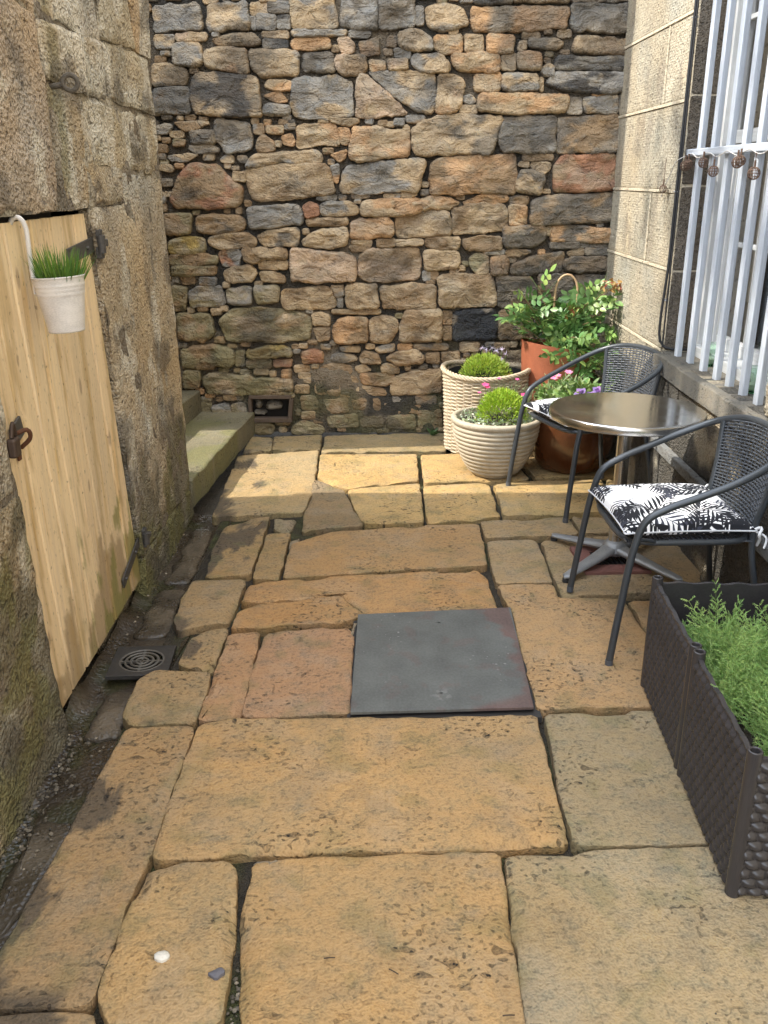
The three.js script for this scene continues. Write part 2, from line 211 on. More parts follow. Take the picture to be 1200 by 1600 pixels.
const WALL_STONES = [
['gt',-1.278,2.441,-1.029,2.457,-1.009,2.331,-1.288,2.324],
['gt',-0.976,2.448,-0.762,2.463,-0.751,2.328,-0.984,2.324],
['tp',-0.738,2.457,-0.649,2.46,-0.648,2.407,-0.737,2.404],
['tg',-0.755,2.391,-0.716,2.385,-0.716,2.328,-0.755,2.334],
['gd',-0.705,2.401,-0.602,2.397,-0.608,2.328,-0.708,2.328],
['gG',-0.638,2.463,-0.525,2.463,-0.527,2.41,-0.64,2.41],
['dg',-0.595,2.394,-0.527,2.397,-0.526,2.331,-0.594,2.331],
['gt',-0.516,2.498,-0.283,2.498,-0.254,2.34,-0.34,2.331,-0.515,2.328],
['gG',-0.226,2.498,-0.035,2.498,-0.036,2.321,-0.243,2.34],
['gG',-0.025,2.498,0.17,2.498,0.172,2.347,-0.025,2.321],
['tg',0.227,2.435,0.355,2.457,0.433,2.435,0.472,2.347,0.322,2.321,0.247,2.34],
['gt',0.178,2.441,0.217,2.441,0.221,2.353,0.182,2.347],
['oo',0.48,2.435,1.023,2.441,1.032,2.41,1.019,2.334,0.716,2.321,0.491,2.315],
['gG',1.04,2.448,1.366,2.454,1.379,2.315,1.254,2.308,1.052,2.328],
['dG',0.488,2.51,0.7,2.51,0.709,2.457,0.497,2.454],
['tg',0.714,2.51,1.018,2.51,1.028,2.463,0.716,2.463],
['gb',1.035,2.51,1.378,2.51,1.382,2.467,1.042,2.467],
['tg',-1.284,2.296,-1.176,2.296,-1.185,2.231,-1.286,2.231],
['tp',-1.165,2.302,-1.075,2.312,-0.992,2.308,-0.998,2.273,-1.164,2.267],
['bt',-0.969,2.276,-0.86,2.305,-0.735,2.305,-0.69,2.263,-0.738,2.244,-0.935,2.251],
['gt',-1.191,2.251,-1.15,2.26,-1.032,2.257,-1.028,2.153,-1.087,2.14,-1.195,2.153],
['to',-1.012,2.228,-0.954,2.238,-0.771,2.231,-0.766,2.104,-0.979,2.127,-1.017,2.153],
['gt',-1.311,2.153,-1.224,2.153,-1.124,2.13,-1.109,2.094,-1.13,2.048,-1.313,2.041],
['tg',-0.757,2.225,-0.577,2.222,-0.476,2.212,-0.494,2.094,-0.691,2.084,-0.744,2.121],
['gd',-0.675,2.28,-0.539,2.276,-0.54,2.234,-0.677,2.231],
['to',-0.521,2.263,-0.484,2.289,-0.305,2.283,-0.299,2.238,-0.396,2.222,-0.511,2.234],
['bt',-0.68,2.315,-0.537,2.315,-0.538,2.286,-0.682,2.289],
['gt',-0.519,2.321,-0.208,2.321,-0.215,2.296,-0.509,2.296],
['gg',-0.197,2.318,-0.125,2.324,-0.072,2.308,-0.09,2.289,-0.194,2.292],
['pp',-0.258,2.283,-0.197,2.286,-0.165,2.251,-0.173,2.212,-0.235,2.205],
['ob',-0.144,2.263,-0.036,2.283,-0.025,2.202,-0.126,2.196],
['gG',-0.458,2.205,-0.289,2.212,-0.276,2.111,-0.454,2.117],
['pb',-0.271,2.186,-0.217,2.199,-0.108,2.192,-0.098,2.127,-0.145,2.094,-0.229,2.088,-0.272,2.137],
['to',-0.083,2.17,0.,2.166,0.007,2.127,-0.073,2.114],
['tg',0.079,2.308,0.143,2.324,0.197,2.321,0.266,2.283,0.274,2.225,0.18,2.218,0.09,2.238],
['to',0.287,2.296,0.437,2.299,0.44,2.212,0.325,2.205,0.281,2.231],
['to',0.452,2.302,0.556,2.299,0.559,2.218,0.458,2.215],
['to',0.581,2.302,0.728,2.296,0.729,2.205,0.588,2.209],
['tt',0.753,2.228,0.762,2.263,0.801,2.273,0.799,2.234,0.775,2.215],
['tG',0.811,2.276,0.969,2.283,1.007,2.257,0.973,2.225,0.821,2.238],
['bt',1.069,2.296,1.364,2.276,1.372,2.196,1.064,2.212],
['gt',0.148,2.179,0.18,2.199,0.307,2.202,0.369,2.16,0.374,2.114,0.211,2.114,0.163,2.147],
['pt',0.022,2.176,0.126,2.179,0.134,2.127,0.029,2.124],
['gg',0.061,2.231,0.144,2.225,0.145,2.186,0.065,2.189],
['to',0.383,2.202,0.505,2.209,0.657,2.199,0.653,2.121,0.617,2.107,0.406,2.121,0.384,2.16],
['ot',0.664,2.199,0.74,2.205,0.74,2.121,0.667,2.127],
['to',0.75,2.212,0.884,2.212,0.889,2.127,0.758,2.127],
['tg',0.892,2.127,0.934,2.157,0.964,2.14,0.967,2.088,0.909,2.094],
['gd',0.975,2.192,1.373,2.186,1.379,2.121,0.972,2.127],
['dg',0.973,2.114,1.38,2.107,1.382,2.005,1.207,2.002,1.023,2.021,0.918,2.055],
['tD',-1.09,2.094,-0.98,2.111,-0.72,2.088,-0.71,1.988,-0.7,1.881,-0.885,1.881,-1.094,1.894,-1.106,1.988],
['gb',-1.315,2.021,-1.186,2.035,-1.11,2.028,-1.116,1.901,-1.252,1.894,-1.327,1.887],
['ot',-0.682,2.038,-0.655,2.071,-0.528,2.061,-0.53,2.021,-0.621,2.018],
['ob',-0.688,1.988,-0.603,2.015,-0.55,1.961,-0.605,1.955],
['gt',-0.695,1.921,-0.661,1.951,-0.54,1.938,-0.545,1.894,-0.645,1.884,-0.693,1.894],
['gt',-0.524,2.071,-0.436,2.088,-0.255,2.088,-0.175,2.055,-0.183,1.988,-0.173,1.877,-0.369,1.867,-0.505,1.87,-0.533,1.938],
['pt',-0.157,1.995,-0.145,2.094,-0.116,2.107,-0.036,2.048,0.14,1.894,0.,1.881,-0.159,1.874],
['gt',-0.094,2.111,0.073,2.114,0.29,2.111,0.3,1.988,0.284,1.894,0.184,1.901,0.,2.041],
['ot',0.309,2.101,0.436,2.088,0.466,2.055,0.427,1.901,0.302,1.894],
['gt',0.454,1.981,0.494,1.995,0.532,1.961,0.496,1.945,0.459,1.955],
['tg',0.433,1.938,0.533,1.938,0.534,1.894,0.442,1.894],
['ot',0.516,2.101,0.665,2.104,0.658,2.015,0.53,2.008,0.511,2.038],
['gt',0.672,2.101,0.872,2.101,0.884,2.021,0.731,2.015,0.672,2.028],
['tt',0.884,2.081,0.902,2.081,0.906,2.015,0.892,2.015],
['to',0.549,2.002,1.061,1.995,1.053,1.904,0.737,1.894,0.533,1.914],
['gG',1.055,1.981,1.128,1.975,1.134,1.897,1.057,1.897],
['gt',1.136,1.971,1.245,1.988,1.336,1.988,1.344,1.901,1.16,1.901],
['gG',1.343,1.995,1.376,1.995,1.384,1.901,1.351,1.901],
['ob',1.189,2.002,1.298,2.002,1.296,1.988,1.197,1.985],
['gb',-1.333,1.819,-1.264,1.843,-1.228,1.833,-1.253,1.792,-1.328,1.785],
['bt',-1.212,1.847,-1.108,1.857,-1.005,1.847,-1.073,1.819,-1.149,1.802],
['Gd',-1.123,1.806,-0.985,1.809,-0.986,1.737,-1.124,1.734],
['gG',-1.137,1.716,-1.08,1.73,-1.005,1.73,-0.959,1.699,-0.99,1.682,-1.102,1.682],
['gt',-1.264,1.664,-1.158,1.678,-1.084,1.675,-1.154,1.64,-1.243,1.643],
['gt',-0.955,1.647,-0.916,1.675,-0.879,1.664,-0.884,1.633,-0.944,1.636],
['gG',-0.975,1.847,-0.941,1.864,-0.783,1.847,-0.769,1.768,-0.768,1.716,-0.84,1.695,-0.922,1.685,-0.974,1.758],
['gb',-0.754,1.833,-0.702,1.84,-0.693,1.802,-0.705,1.782,-0.753,1.792],
['ot',-0.681,1.83,-0.581,1.83,-0.586,1.789,-0.679,1.792],
['bo',-0.745,1.716,-0.724,1.768,-0.694,1.782,-0.64,1.744,-0.634,1.695,-0.728,1.689],
['ob',-0.594,1.775,-0.538,1.785,-0.517,1.744,-0.529,1.723,-0.584,1.734],
['bd',-0.605,1.86,-0.517,1.86,-0.518,1.84,-0.606,1.84],
['tO',-0.507,1.83,-0.296,1.847,-0.274,1.819,-0.257,1.734,-0.373,1.723,-0.503,1.716],
['ot',-0.267,1.819,-0.204,1.813,-0.193,1.768,-0.212,1.73,-0.246,1.734],
['tt',-0.376,1.864,-0.321,1.864,-0.321,1.85,-0.377,1.85],
['ot',-0.307,1.853,-0.303,1.87,-0.148,1.867,-0.14,1.853,-0.203,1.83],
['to',-0.19,1.751,-0.174,1.819,-0.148,1.83,0.093,1.809,0.145,1.785,0.15,1.664,0.,1.654,-0.169,1.64,-0.198,1.647],
['tt',0.111,1.813,0.129,1.836,0.144,1.819,0.145,1.775],
['tG',0.159,1.816,0.295,1.884,0.442,1.891,0.682,1.874,0.65,1.768,0.635,1.682,0.374,1.678,0.172,1.671,0.163,1.768],
['Gg',0.679,1.874,0.884,1.887,0.989,1.874,0.997,1.685,0.691,1.689,0.669,1.751],
['Gb',0.996,1.874,1.349,1.887,1.366,1.689,1.005,1.685],
['gb',0.125,1.884,0.236,1.881,0.229,1.85,0.133,1.847],
['tg',-0.814,1.619,-0.747,1.682,-0.392,1.702,-0.363,1.664,-0.375,1.633,-0.637,1.633,-0.803,1.605],
['tb',-0.804,1.598,-0.637,1.626,-0.375,1.626,-0.323,1.615,-0.302,1.506,-0.288,1.47,-0.455,1.442,-0.684,1.42,-0.775,1.427,-0.808,1.506],
['br',-1.14,1.626,-1.087,1.626,-0.975,1.619,-0.94,1.577,-0.887,1.524,-0.839,1.499,-0.839,1.434,-0.868,1.391,-1.028,1.38,-1.237,1.384,-1.268,1.427,-1.237,1.488,-1.205,1.559],
['tg',-1.313,1.619,-1.256,1.619,-1.232,1.594,-1.248,1.584,-1.315,1.594],
['dG',-1.308,1.541,-1.251,1.541,-1.247,1.506,-1.307,1.502],
['og',-0.315,1.612,-0.266,1.626,-0.263,1.577,-0.276,1.52,-0.291,1.527],
['ot',-0.31,1.675,-0.216,1.702,-0.224,1.664,-0.262,1.636],
['tg',-0.252,1.559,-0.195,1.619,0.,1.64,0.228,1.654,0.24,1.629,0.218,1.559,0.208,1.477,0.076,1.47,-0.152,1.463,-0.254,1.47],
['bO',0.266,1.626,0.299,1.654,0.523,1.671,0.766,1.675,0.775,1.577,0.773,1.463,0.455,1.459,0.28,1.456,0.268,1.524],
['tt',0.784,1.619,0.805,1.636,0.847,1.636,0.848,1.605],
['tb',0.862,1.629,0.918,1.64,0.975,1.626,0.969,1.594,0.941,1.57,0.872,1.591],
['tG',0.797,1.591,0.826,1.598,0.941,1.57,0.947,1.524,0.928,1.459,0.788,1.47,0.782,1.506],
['br',1.004,1.629,1.047,1.668,1.345,1.682,1.362,1.484,1.098,1.47,1.011,1.47,1.,1.524],
['bG',0.811,1.678,0.986,1.678,0.985,1.647,0.816,1.647],
['mb',-1.317,1.341,-1.259,1.351,-1.145,1.351,-1.161,1.234,-1.3,1.223],
['bG',-1.115,1.333,-1.03,1.348,-0.859,1.333,-0.823,1.297,-0.837,1.253,-1.,1.231,-1.122,1.246],
['gg',-0.815,1.38,-0.513,1.402,-0.478,1.326,-0.49,1.29,-0.652,1.271,-0.806,1.264],
['rb',-0.48,1.388,-0.437,1.413,-0.392,1.398,-0.389,1.341,-0.466,1.326],
['tg',-0.38,1.406,-0.323,1.42,-0.19,1.413,-0.152,1.38,-0.16,1.344,-0.267,1.333,-0.374,1.344],
['to',-0.145,1.362,-0.114,1.42,0.076,1.438,0.228,1.427,0.229,1.362,0.153,1.337,-0.126,1.337],
['gg',-0.402,1.438,-0.36,1.456,-0.284,1.449,-0.285,1.427,-0.38,1.427],
['gb',-0.193,1.459,-0.083,1.459,-0.087,1.438,-0.19,1.438],
['tt',0.102,1.463,0.151,1.474,0.197,1.459,0.152,1.434,0.11,1.442],
['tg',0.,1.456,0.091,1.459,0.091,1.442,0.004,1.438],
['to',0.156,1.406,0.303,1.452,0.379,1.442,0.452,1.409,0.4,1.38,0.171,1.37],
['ob',0.464,1.406,0.568,1.459,0.72,1.456,0.74,1.427,0.684,1.406,0.552,1.398],
['tb',0.073,1.333,0.153,1.355,0.381,1.366,0.394,1.308,0.4,1.227,0.231,1.22,0.077,1.209,0.069,1.271],
['tb',0.408,1.377,0.513,1.402,0.723,1.402,0.74,1.362,0.737,1.253,0.615,1.246,0.411,1.227],
['Gb',0.736,1.434,0.777,1.449,0.854,1.442,0.852,1.406,0.761,1.398],
['ot',0.746,1.395,0.845,1.395,0.851,1.282,0.751,1.282],
['Gb',0.87,1.424,0.986,1.449,1.364,1.463,1.358,1.308,1.073,1.29,0.877,1.29],
['my',-1.295,1.186,-1.212,1.216,-1.086,1.209,-1.075,1.134,-1.201,1.112,-1.297,1.123],
['tb',-1.059,1.209,-0.98,1.238,-0.845,1.242,-0.763,1.201,-0.772,1.161,-0.985,1.149,-1.057,1.172],
['tG',-0.769,1.223,-0.691,1.253,-0.518,1.264,-0.508,1.216,-0.521,1.168,-0.726,1.161],
['tg',-0.493,1.198,-0.423,1.246,-0.23,1.275,-0.212,1.216,-0.22,1.168,-0.348,1.149,-0.483,1.164],
['tb',-0.463,1.319,-0.218,1.322,-0.218,1.286,-0.46,1.279],
['op',-0.203,1.304,-0.115,1.319,0.019,1.333,0.054,1.308,0.05,1.22,-0.077,1.205,-0.2,1.205],
['tb',-0.197,1.194,-0.077,1.194,-0.077,1.179,-0.197,1.172],
['tb',-0.212,1.161,-0.077,1.179,-0.097,1.134,-0.193,1.134],
['tb',-0.046,1.201,0.062,1.205,0.069,1.164,-0.042,1.157],
['tb',0.069,1.194,0.235,1.201,0.235,1.172,0.073,1.164],
['bt',0.25,1.209,0.385,1.22,0.454,1.209,0.452,1.149,0.348,1.142,0.255,1.161],
['bt',0.466,1.194,0.577,1.223,0.704,1.216,0.711,1.146,0.503,1.134],
['Gb',0.713,1.268,0.958,1.286,0.974,1.209,0.908,1.161,0.754,1.149,0.717,1.186],
['tt',0.978,1.271,0.997,1.275,0.992,1.223,0.984,1.227],
['Go',1.005,1.271,1.092,1.282,1.362,1.26,1.361,1.186,1.118,1.186,1.006,1.194],
['GG',0.999,1.183,1.172,1.183,1.171,1.153,1.005,1.149],
['GG',1.18,1.183,1.35,1.183,1.352,1.161,1.186,1.157],
['mb',-1.297,1.116,-1.161,1.123,-1.008,1.105,-1.01,1.06,-1.167,1.048,-1.302,1.06],
['mb',-1.292,1.045,-1.019,1.045,-1.026,0.992,-1.292,0.992],
['gr',-0.999,1.123,-0.966,1.146,-0.889,1.149,-0.86,1.105,-0.887,1.048,-0.973,1.045],
['tb',-0.854,1.146,-0.773,1.146,-0.618,1.146,-0.584,1.138,-0.586,1.082,-0.698,1.09,-0.777,1.067,-0.843,1.075],
['tb',-0.975,1.011,-0.887,1.045,-0.816,1.056,-0.779,1.014,-0.802,0.961,-0.958,0.954],
['tb',-0.757,1.071,-0.586,1.075,-0.588,1.029,-0.755,1.029],
['tb',-0.756,1.007,-0.682,1.014,-0.605,0.984,-0.607,0.946,-0.743,0.954],
['pp',-0.564,1.146,-0.464,1.146,-0.348,1.127,-0.232,1.123,-0.171,1.082,-0.167,1.029,-0.192,0.954,-0.391,0.95,-0.567,0.954,-0.568,1.048],
['pb',-0.155,1.108,-0.077,1.142,0.212,1.157,0.218,1.067,0.211,0.965,0.,0.954,-0.117,0.961,-0.152,0.992],
['bt',0.236,1.131,0.309,1.146,0.445,1.134,0.469,1.086,0.448,1.029,0.253,1.022],
['mt',0.516,1.097,0.561,1.12,0.628,1.105,0.639,1.011,0.578,0.992,0.525,1.048],
['ob',0.644,1.097,0.736,1.105,0.758,1.067,0.753,0.992,0.656,0.992],
['gb',0.599,1.138,0.727,1.138,0.728,1.116,0.604,1.116],
['bG',0.735,1.134,0.812,1.142,0.89,1.131,0.814,1.101,0.744,1.101],
['Gb',0.766,1.048,0.892,1.097,1.083,1.131,1.093,1.105,1.072,1.011,0.898,0.992,0.765,0.999],
['bG',1.107,1.123,1.16,1.146,1.206,1.149,1.208,1.116,1.124,1.105],
['Gb',1.213,1.149,1.36,1.149,1.36,1.112,1.22,1.112],
['Gb',1.088,1.067,1.143,1.105,1.357,1.097,1.357,1.011,1.111,1.014],
['gb',0.238,1.011,0.281,1.011,0.278,0.961,0.239,0.961],
['gb',0.288,1.011,0.328,1.007,0.324,0.969,0.289,0.965],
['mb',-1.301,0.923,-1.207,0.923,-1.222,0.78,-1.309,0.78],
['mg',-1.201,0.896,-1.137,0.923,-0.999,0.927,-0.978,0.819,-1.185,0.8],
['mg',-0.965,0.908,-0.815,0.923,-0.813,0.819,-0.967,0.819],
['mg',-0.796,0.923,-0.647,0.927,-0.642,0.838,-0.781,0.819],
['gb',-1.125,0.976,-1.024,0.976,-1.03,0.934,-1.124,0.934],
['tb',-0.628,0.904,-0.392,0.927,-0.333,0.915,-0.288,0.838,-0.316,0.792,-0.612,0.792,-0.634,0.838],
['gb',-0.325,0.927,-0.247,0.927,-0.248,0.869,-0.295,0.861],
['tg',-0.283,0.854,-0.256,0.854,-0.257,0.8,-0.284,0.8],
['tb',-0.231,0.927,-0.157,0.946,-0.043,0.942,-0.039,0.8,-0.217,0.792,-0.232,0.838],
['bt',-0.024,0.923,0.157,0.942,0.313,0.931,0.32,0.792,-0.012,0.792],
['tb',0.332,0.984,0.468,0.999,0.664,0.992,0.687,0.807,0.355,0.8,0.335,0.838],
['Gb',0.691,0.992,0.898,0.984,0.933,0.915,0.928,0.807,0.699,0.803],
['bG',0.941,0.992,1.151,0.992,1.161,0.807,0.951,0.807],
['Gb',1.163,0.992,1.366,0.992,1.382,0.807,1.176,0.807],
['mb',-1.287,0.753,-1.108,0.768,-1.064,0.721,-1.057,0.643,-1.12,0.591,-1.279,0.603],
['mt',-1.024,0.721,-0.929,0.788,-0.75,0.8,-0.573,0.784,-0.467,0.753,-0.454,0.662,-0.46,0.603,-0.72,0.587,-0.98,0.595],
['tb',-0.444,0.757,-0.396,0.772,-0.337,0.749,-0.334,0.69,-0.437,0.69],
['tb',-0.438,0.674,-0.342,0.678,-0.34,0.603,-0.408,0.591],
['bt',-0.324,0.784,-0.024,0.784,-0.024,0.761,-0.321,0.761],
['ob',-0.318,0.674,-0.278,0.729,-0.159,0.741,-0.103,0.729,-0.104,0.583,-0.3,0.583],
['tb',-0.091,0.721,0.,0.749,0.079,0.729,0.092,0.662,0.04,0.583,-0.088,0.583],
['bt',0.103,0.682,0.134,0.78,0.352,0.784,0.356,0.603,0.16,0.591,0.096,0.591],
['bo',0.364,0.776,0.419,0.776,0.421,0.698,0.366,0.698],
['bo',0.366,0.682,0.418,0.682,0.42,0.603,0.372,0.603],
['KK',0.431,0.776,0.672,0.792,0.702,0.721,0.696,0.603,0.48,0.595,0.432,0.603],
['bG',0.716,0.776,0.91,0.768,0.911,0.603,0.72,0.603],
['mb',-1.268,0.543,-1.162,0.563,-1.041,0.571,-0.955,0.543,-0.942,0.483,-0.969,0.43,-1.212,0.422,-1.276,0.434],
['mg',-0.928,0.527,-0.875,0.527,-0.884,0.438,-0.933,0.438],
['my',-0.859,0.531,-0.721,0.563,-0.581,0.551,-0.579,0.499,-0.805,0.483,-0.853,0.491],
['mb',-0.862,0.474,-0.705,0.479,-0.711,0.426,-0.861,0.426],
['rb',-0.693,0.474,-0.584,0.474,-0.59,0.434,-0.691,0.434],
['ro',-0.522,0.523,-0.441,0.539,-0.382,0.515,-0.383,0.458,-0.504,0.454],
['gt',-0.33,0.491,-0.281,0.519,-0.181,0.499,-0.165,0.474,-0.242,0.458,-0.322,0.466],
['tg',-0.273,0.555,-0.152,0.555,-0.153,0.527,-0.269,0.531],
['tb',-0.157,0.483,-0.129,0.527,-0.04,0.511,-0.02,0.454,-0.137,0.454],
['tg',-0.056,0.543,0.,0.563,0.064,0.571,0.06,0.531,-0.028,0.519],
['bt',0.008,0.483,0.08,0.527,0.201,0.535,0.258,0.491,0.242,0.45,0.081,0.442],
['bG',0.184,0.571,0.401,0.571,0.397,0.539,0.189,0.539],
['bt',0.269,0.511,0.342,0.519,0.347,0.454,0.266,0.458],
['bt',0.362,0.523,0.474,0.527,0.476,0.462,0.367,0.458],
['mb',-1.266,0.41,-1.165,0.41,-1.169,0.299,-1.267,0.295],
['mt',-1.152,0.36,-1.093,0.393,-0.932,0.381,-0.731,0.352,-0.589,0.344,-0.579,0.278,-0.816,0.257,-1.122,0.262],
['bt',-0.412,0.422,-0.323,0.45,-0.21,0.438,-0.206,0.393,-0.324,0.369,-0.421,0.381],
['tb',-0.182,0.422,-0.129,0.446,-0.081,0.41,-0.154,0.389],
['tb',-0.02,0.434,0.02,0.45,0.093,0.43,0.097,0.393,-0.008,0.393],
['bt',-0.439,0.319,-0.385,0.356,-0.304,0.356,-0.277,0.299,-0.29,0.245,-0.429,0.257],
['tb',-0.272,0.336,-0.243,0.369,-0.182,0.369,-0.163,0.332,-0.212,0.307,-0.26,0.319],
['ob',-0.154,0.385,0.061,0.385,0.069,0.34,0.02,0.311,-0.138,0.319],
['bt',-0.175,0.299,-0.142,0.307,0.,0.286,0.02,0.253,-0.082,0.245,-0.171,0.262],
['bt',0.049,0.352,0.162,0.397,0.364,0.418,0.367,0.27,0.163,0.253,0.041,0.253],
['gb',0.053,0.237,0.123,0.245,0.188,0.228,0.172,0.203,0.061,0.203],
['bG',0.204,0.241,0.335,0.241,0.332,0.195,0.209,0.195],
['bt',0.,0.187,0.082,0.212,0.144,0.174,0.123,0.132,0.021,0.132],
['mg',-1.169,0.232,-1.104,0.232,-1.105,0.212,-1.17,0.212],
['mg',-1.171,0.199,-1.114,0.203,-1.109,0.153,-1.131,0.128,-1.172,0.132],
['mg',-1.104,0.17,-1.045,0.191,-0.992,0.182,-0.983,0.128,-1.086,0.128],
['mg',-0.98,0.182,-0.921,0.203,-0.885,0.187,-0.884,0.128,-0.967,0.124],
['mb',-0.863,0.064,-0.743,0.069,-0.711,0.035,-0.725,-0.004,-0.862,0.],
['mb',-0.6,0.035,-0.536,0.081,-0.454,0.064,-0.393,0.035,-0.394,0.,-0.589,-0.008],
['bm',-0.531,0.237,-0.449,0.245,-0.41,0.195,-0.431,0.153,-0.526,0.153],
['bm',-0.388,0.228,-0.233,0.228,-0.226,0.145,-0.378,0.132],
['bm',-0.205,0.216,-0.029,0.228,-0.021,0.153,-0.193,0.149],
['mb',-0.362,0.111,-0.173,0.124,-0.165,0.043,-0.356,0.035],
['mb',-0.152,0.128,-0.008,0.111,0.,0.047,-0.145,0.039],
['mb',0.012,0.111,0.198,0.119,0.207,0.035,0.021,0.035],
['mb',0.218,0.145,0.37,0.153,0.372,0.035,0.227,0.035],
['mb',-0.83,0.319,-0.604,0.257,-0.579,0.262,-0.572,0.237,-0.85,0.245],
];
const SLABS = [
['A',-0.321,-1.766,-0.24,-1.786,0.283,-1.809,0.278,-1.579,0.277,-1.334,0.271,-1.127,-0.242,-1.127,-0.277,-1.334,-0.321,-1.617,-0.311,-1.717],
['s',-0.315,-1.777,-0.248,-1.786,-0.275,-1.743,-0.313,-1.728],
['B',-0.559,-1.76,-0.379,-1.773,-0.352,-1.734,-0.332,-1.561,-0.326,-1.363,-0.329,-1.322,-0.529,-1.316,-0.578,-1.383,-0.576,-1.608],
['B',-0.519,-1.3,-0.33,-1.302,-0.305,-1.127,-0.516,-1.127],
['C',-0.77,-2.334,-0.584,-2.347,-0.57,-2.314,-0.576,-1.999,-0.573,-1.813,-0.586,-1.608,-0.588,-1.375,-0.601,-1.363,-0.823,-1.36,-0.817,-1.491,-0.793,-1.93],
['C',-0.822,-1.342,-0.582,-1.345,-0.564,-1.316,-0.533,-1.127,-0.852,-1.127],
['D',-0.557,-2.354,-0.46,-2.389,-0.102,-2.392,0.464,-2.403,0.458,-2.168,0.457,-1.845,0.158,-1.815,-0.063,-1.811,-0.252,-1.815,-0.554,-1.78,-0.568,-1.809,-0.567,-1.981,-0.561,-2.278],
['E',0.496,-2.407,0.994,-2.439,0.931,-1.838,0.635,-1.831,0.471,-1.829,0.476,-2.076],
['E',1.014,-2.439,1.486,-2.468,1.41,-1.855,0.95,-1.841],
['F',0.296,-1.8,0.995,-1.827,0.909,-1.127,0.278,-1.127,0.282,-1.334,0.287,-1.561],
['F',1.011,-1.827,1.469,-1.845,1.458,-1.127,0.924,-1.127],
['G',-0.808,-2.615,-0.765,-2.69,-0.58,-2.656,-0.571,-2.517,-0.579,-2.368,-0.764,-2.347,-0.803,-2.407],
['H',-0.557,-2.927,-0.449,-2.947,-0.447,-2.407,-0.556,-2.372,-0.57,-2.382,-0.564,-2.615],
['I',-0.431,-2.937,-0.13,-3.008,-0.11,-2.962,-0.105,-2.424,-0.438,-2.403,-0.439,-2.623],
['G',-0.676,-2.967,-0.574,-2.987,-0.577,-2.69,-0.672,-2.707,-0.698,-2.729,-0.694,-2.884],
['G',-0.785,-3.4,-0.575,-3.419,-0.567,-3.344,-0.587,-3.039,-0.755,-2.967,-0.782,-3.039,-0.792,-3.248],
['J',-0.756,-4.045,-0.558,-4.15,-0.558,-3.47,-0.736,-3.438,-0.757,-3.705],
['J',-0.54,-3.921,-0.435,-3.937,-0.438,-3.425,-0.54,-3.419],
['K',-0.41,-3.795,-0.253,-3.937,0.188,-4.028,0.448,-4.045,0.439,-3.557,-0.08,-3.483,-0.417,-3.425,-0.418,-3.648],
['L',-0.553,-3.375,-0.08,-3.464,0.39,-3.503,0.421,-3.412,0.434,-3.14,-0.055,-3.081,-0.175,-3.277,-0.326,-3.225,-0.499,-3.202,-0.556,-3.202],
['L',-0.491,-3.179,-0.325,-3.208,-0.182,-3.254,-0.072,-3.081,-0.131,-3.044,-0.557,-2.972,-0.551,-3.118],
['M',0.462,-3.356,0.684,-3.362,0.684,-3.236,0.936,-3.225,0.945,-2.884,0.935,-2.453,0.477,-2.439,0.489,-3.091],
['M',0.962,-3.219,1.257,-3.248,1.274,-2.884,1.189,-2.468,0.962,-2.461,0.97,-2.874],
['M',1.287,-3.248,1.671,-3.26,1.487,-2.49,1.218,-2.472,1.298,-2.889],
['N',0.472,-3.833,0.693,-3.857,0.687,-3.412,0.685,-3.387,0.462,-3.381,0.461,-3.578],
['N',0.721,-3.865,1.359,-3.921,1.3,-3.301,0.713,-3.272,0.705,-3.412],
['N',1.395,-3.921,1.794,-3.953,1.666,-3.319,1.329,-3.295],
['O',0.468,-4.088,0.895,-4.15,0.901,-3.929,0.704,-3.904,0.465,-3.881],
['O',0.917,-4.15,1.286,-4.176,1.314,-3.969,0.929,-3.937],
['O',1.318,-4.176,1.669,-4.195,1.747,-4.003,1.35,-3.969],
['P',-0.867,-5.182,-0.396,-5.303,-0.379,-4.504,-0.403,-4.231,-0.838,-4.158,-0.848,-4.484],
['Q',-0.376,-5.235,0.192,-5.235,0.189,-4.719,-0.035,-4.653,-0.201,-4.577,-0.365,-4.787],
['R',-0.382,-4.73,-0.213,-4.535,-0.164,-4.306,-0.104,-4.045,-0.212,-4.011,-0.382,-3.978,-0.392,-4.213,-0.375,-4.453],
['Q',-0.183,-4.567,0.187,-4.664,0.191,-4.403,0.191,-4.079,-0.088,-4.045,-0.162,-4.344],
['Q',0.217,-4.631,0.563,-4.686,0.563,-4.158,0.212,-4.071,0.208,-4.354],
['Q',0.596,-4.675,1.184,-4.73,1.147,-4.222,0.592,-4.167],
['Q',1.222,-4.741,1.682,-4.787,1.631,-4.25,1.175,-4.222],
['Q',0.221,-5.195,0.725,-5.262,0.795,-4.753,0.222,-4.686],
['Q',0.759,-5.262,1.556,-5.317,1.629,-4.833,0.844,-4.776],
['T',-0.373,-5.624,0.399,-5.717,0.376,-5.289,-0.374,-5.262],
['T',0.432,-5.717,1.507,-5.765,1.525,-5.345,0.411,-5.289],
['T',-0.698,-5.608,-0.403,-5.654,-0.39,-5.331,-0.675,-5.303],
['T',-0.839,-5.593,-0.711,-5.608,-0.687,-5.303,-0.846,-5.249],
['s',-0.532,-4.141,-0.428,-4.158,-0.439,-3.978,-0.521,-3.986],
['s',-0.429,-3.849,-0.386,-3.888,-0.398,-3.795,-0.426,-3.757],
['s',-0.116,-3.008,-0.103,-3.039,-0.111,-2.937,-0.121,-2.947],
['s',0.472,-2.428,0.493,-2.435,0.494,-2.417,0.477,-2.41],
];
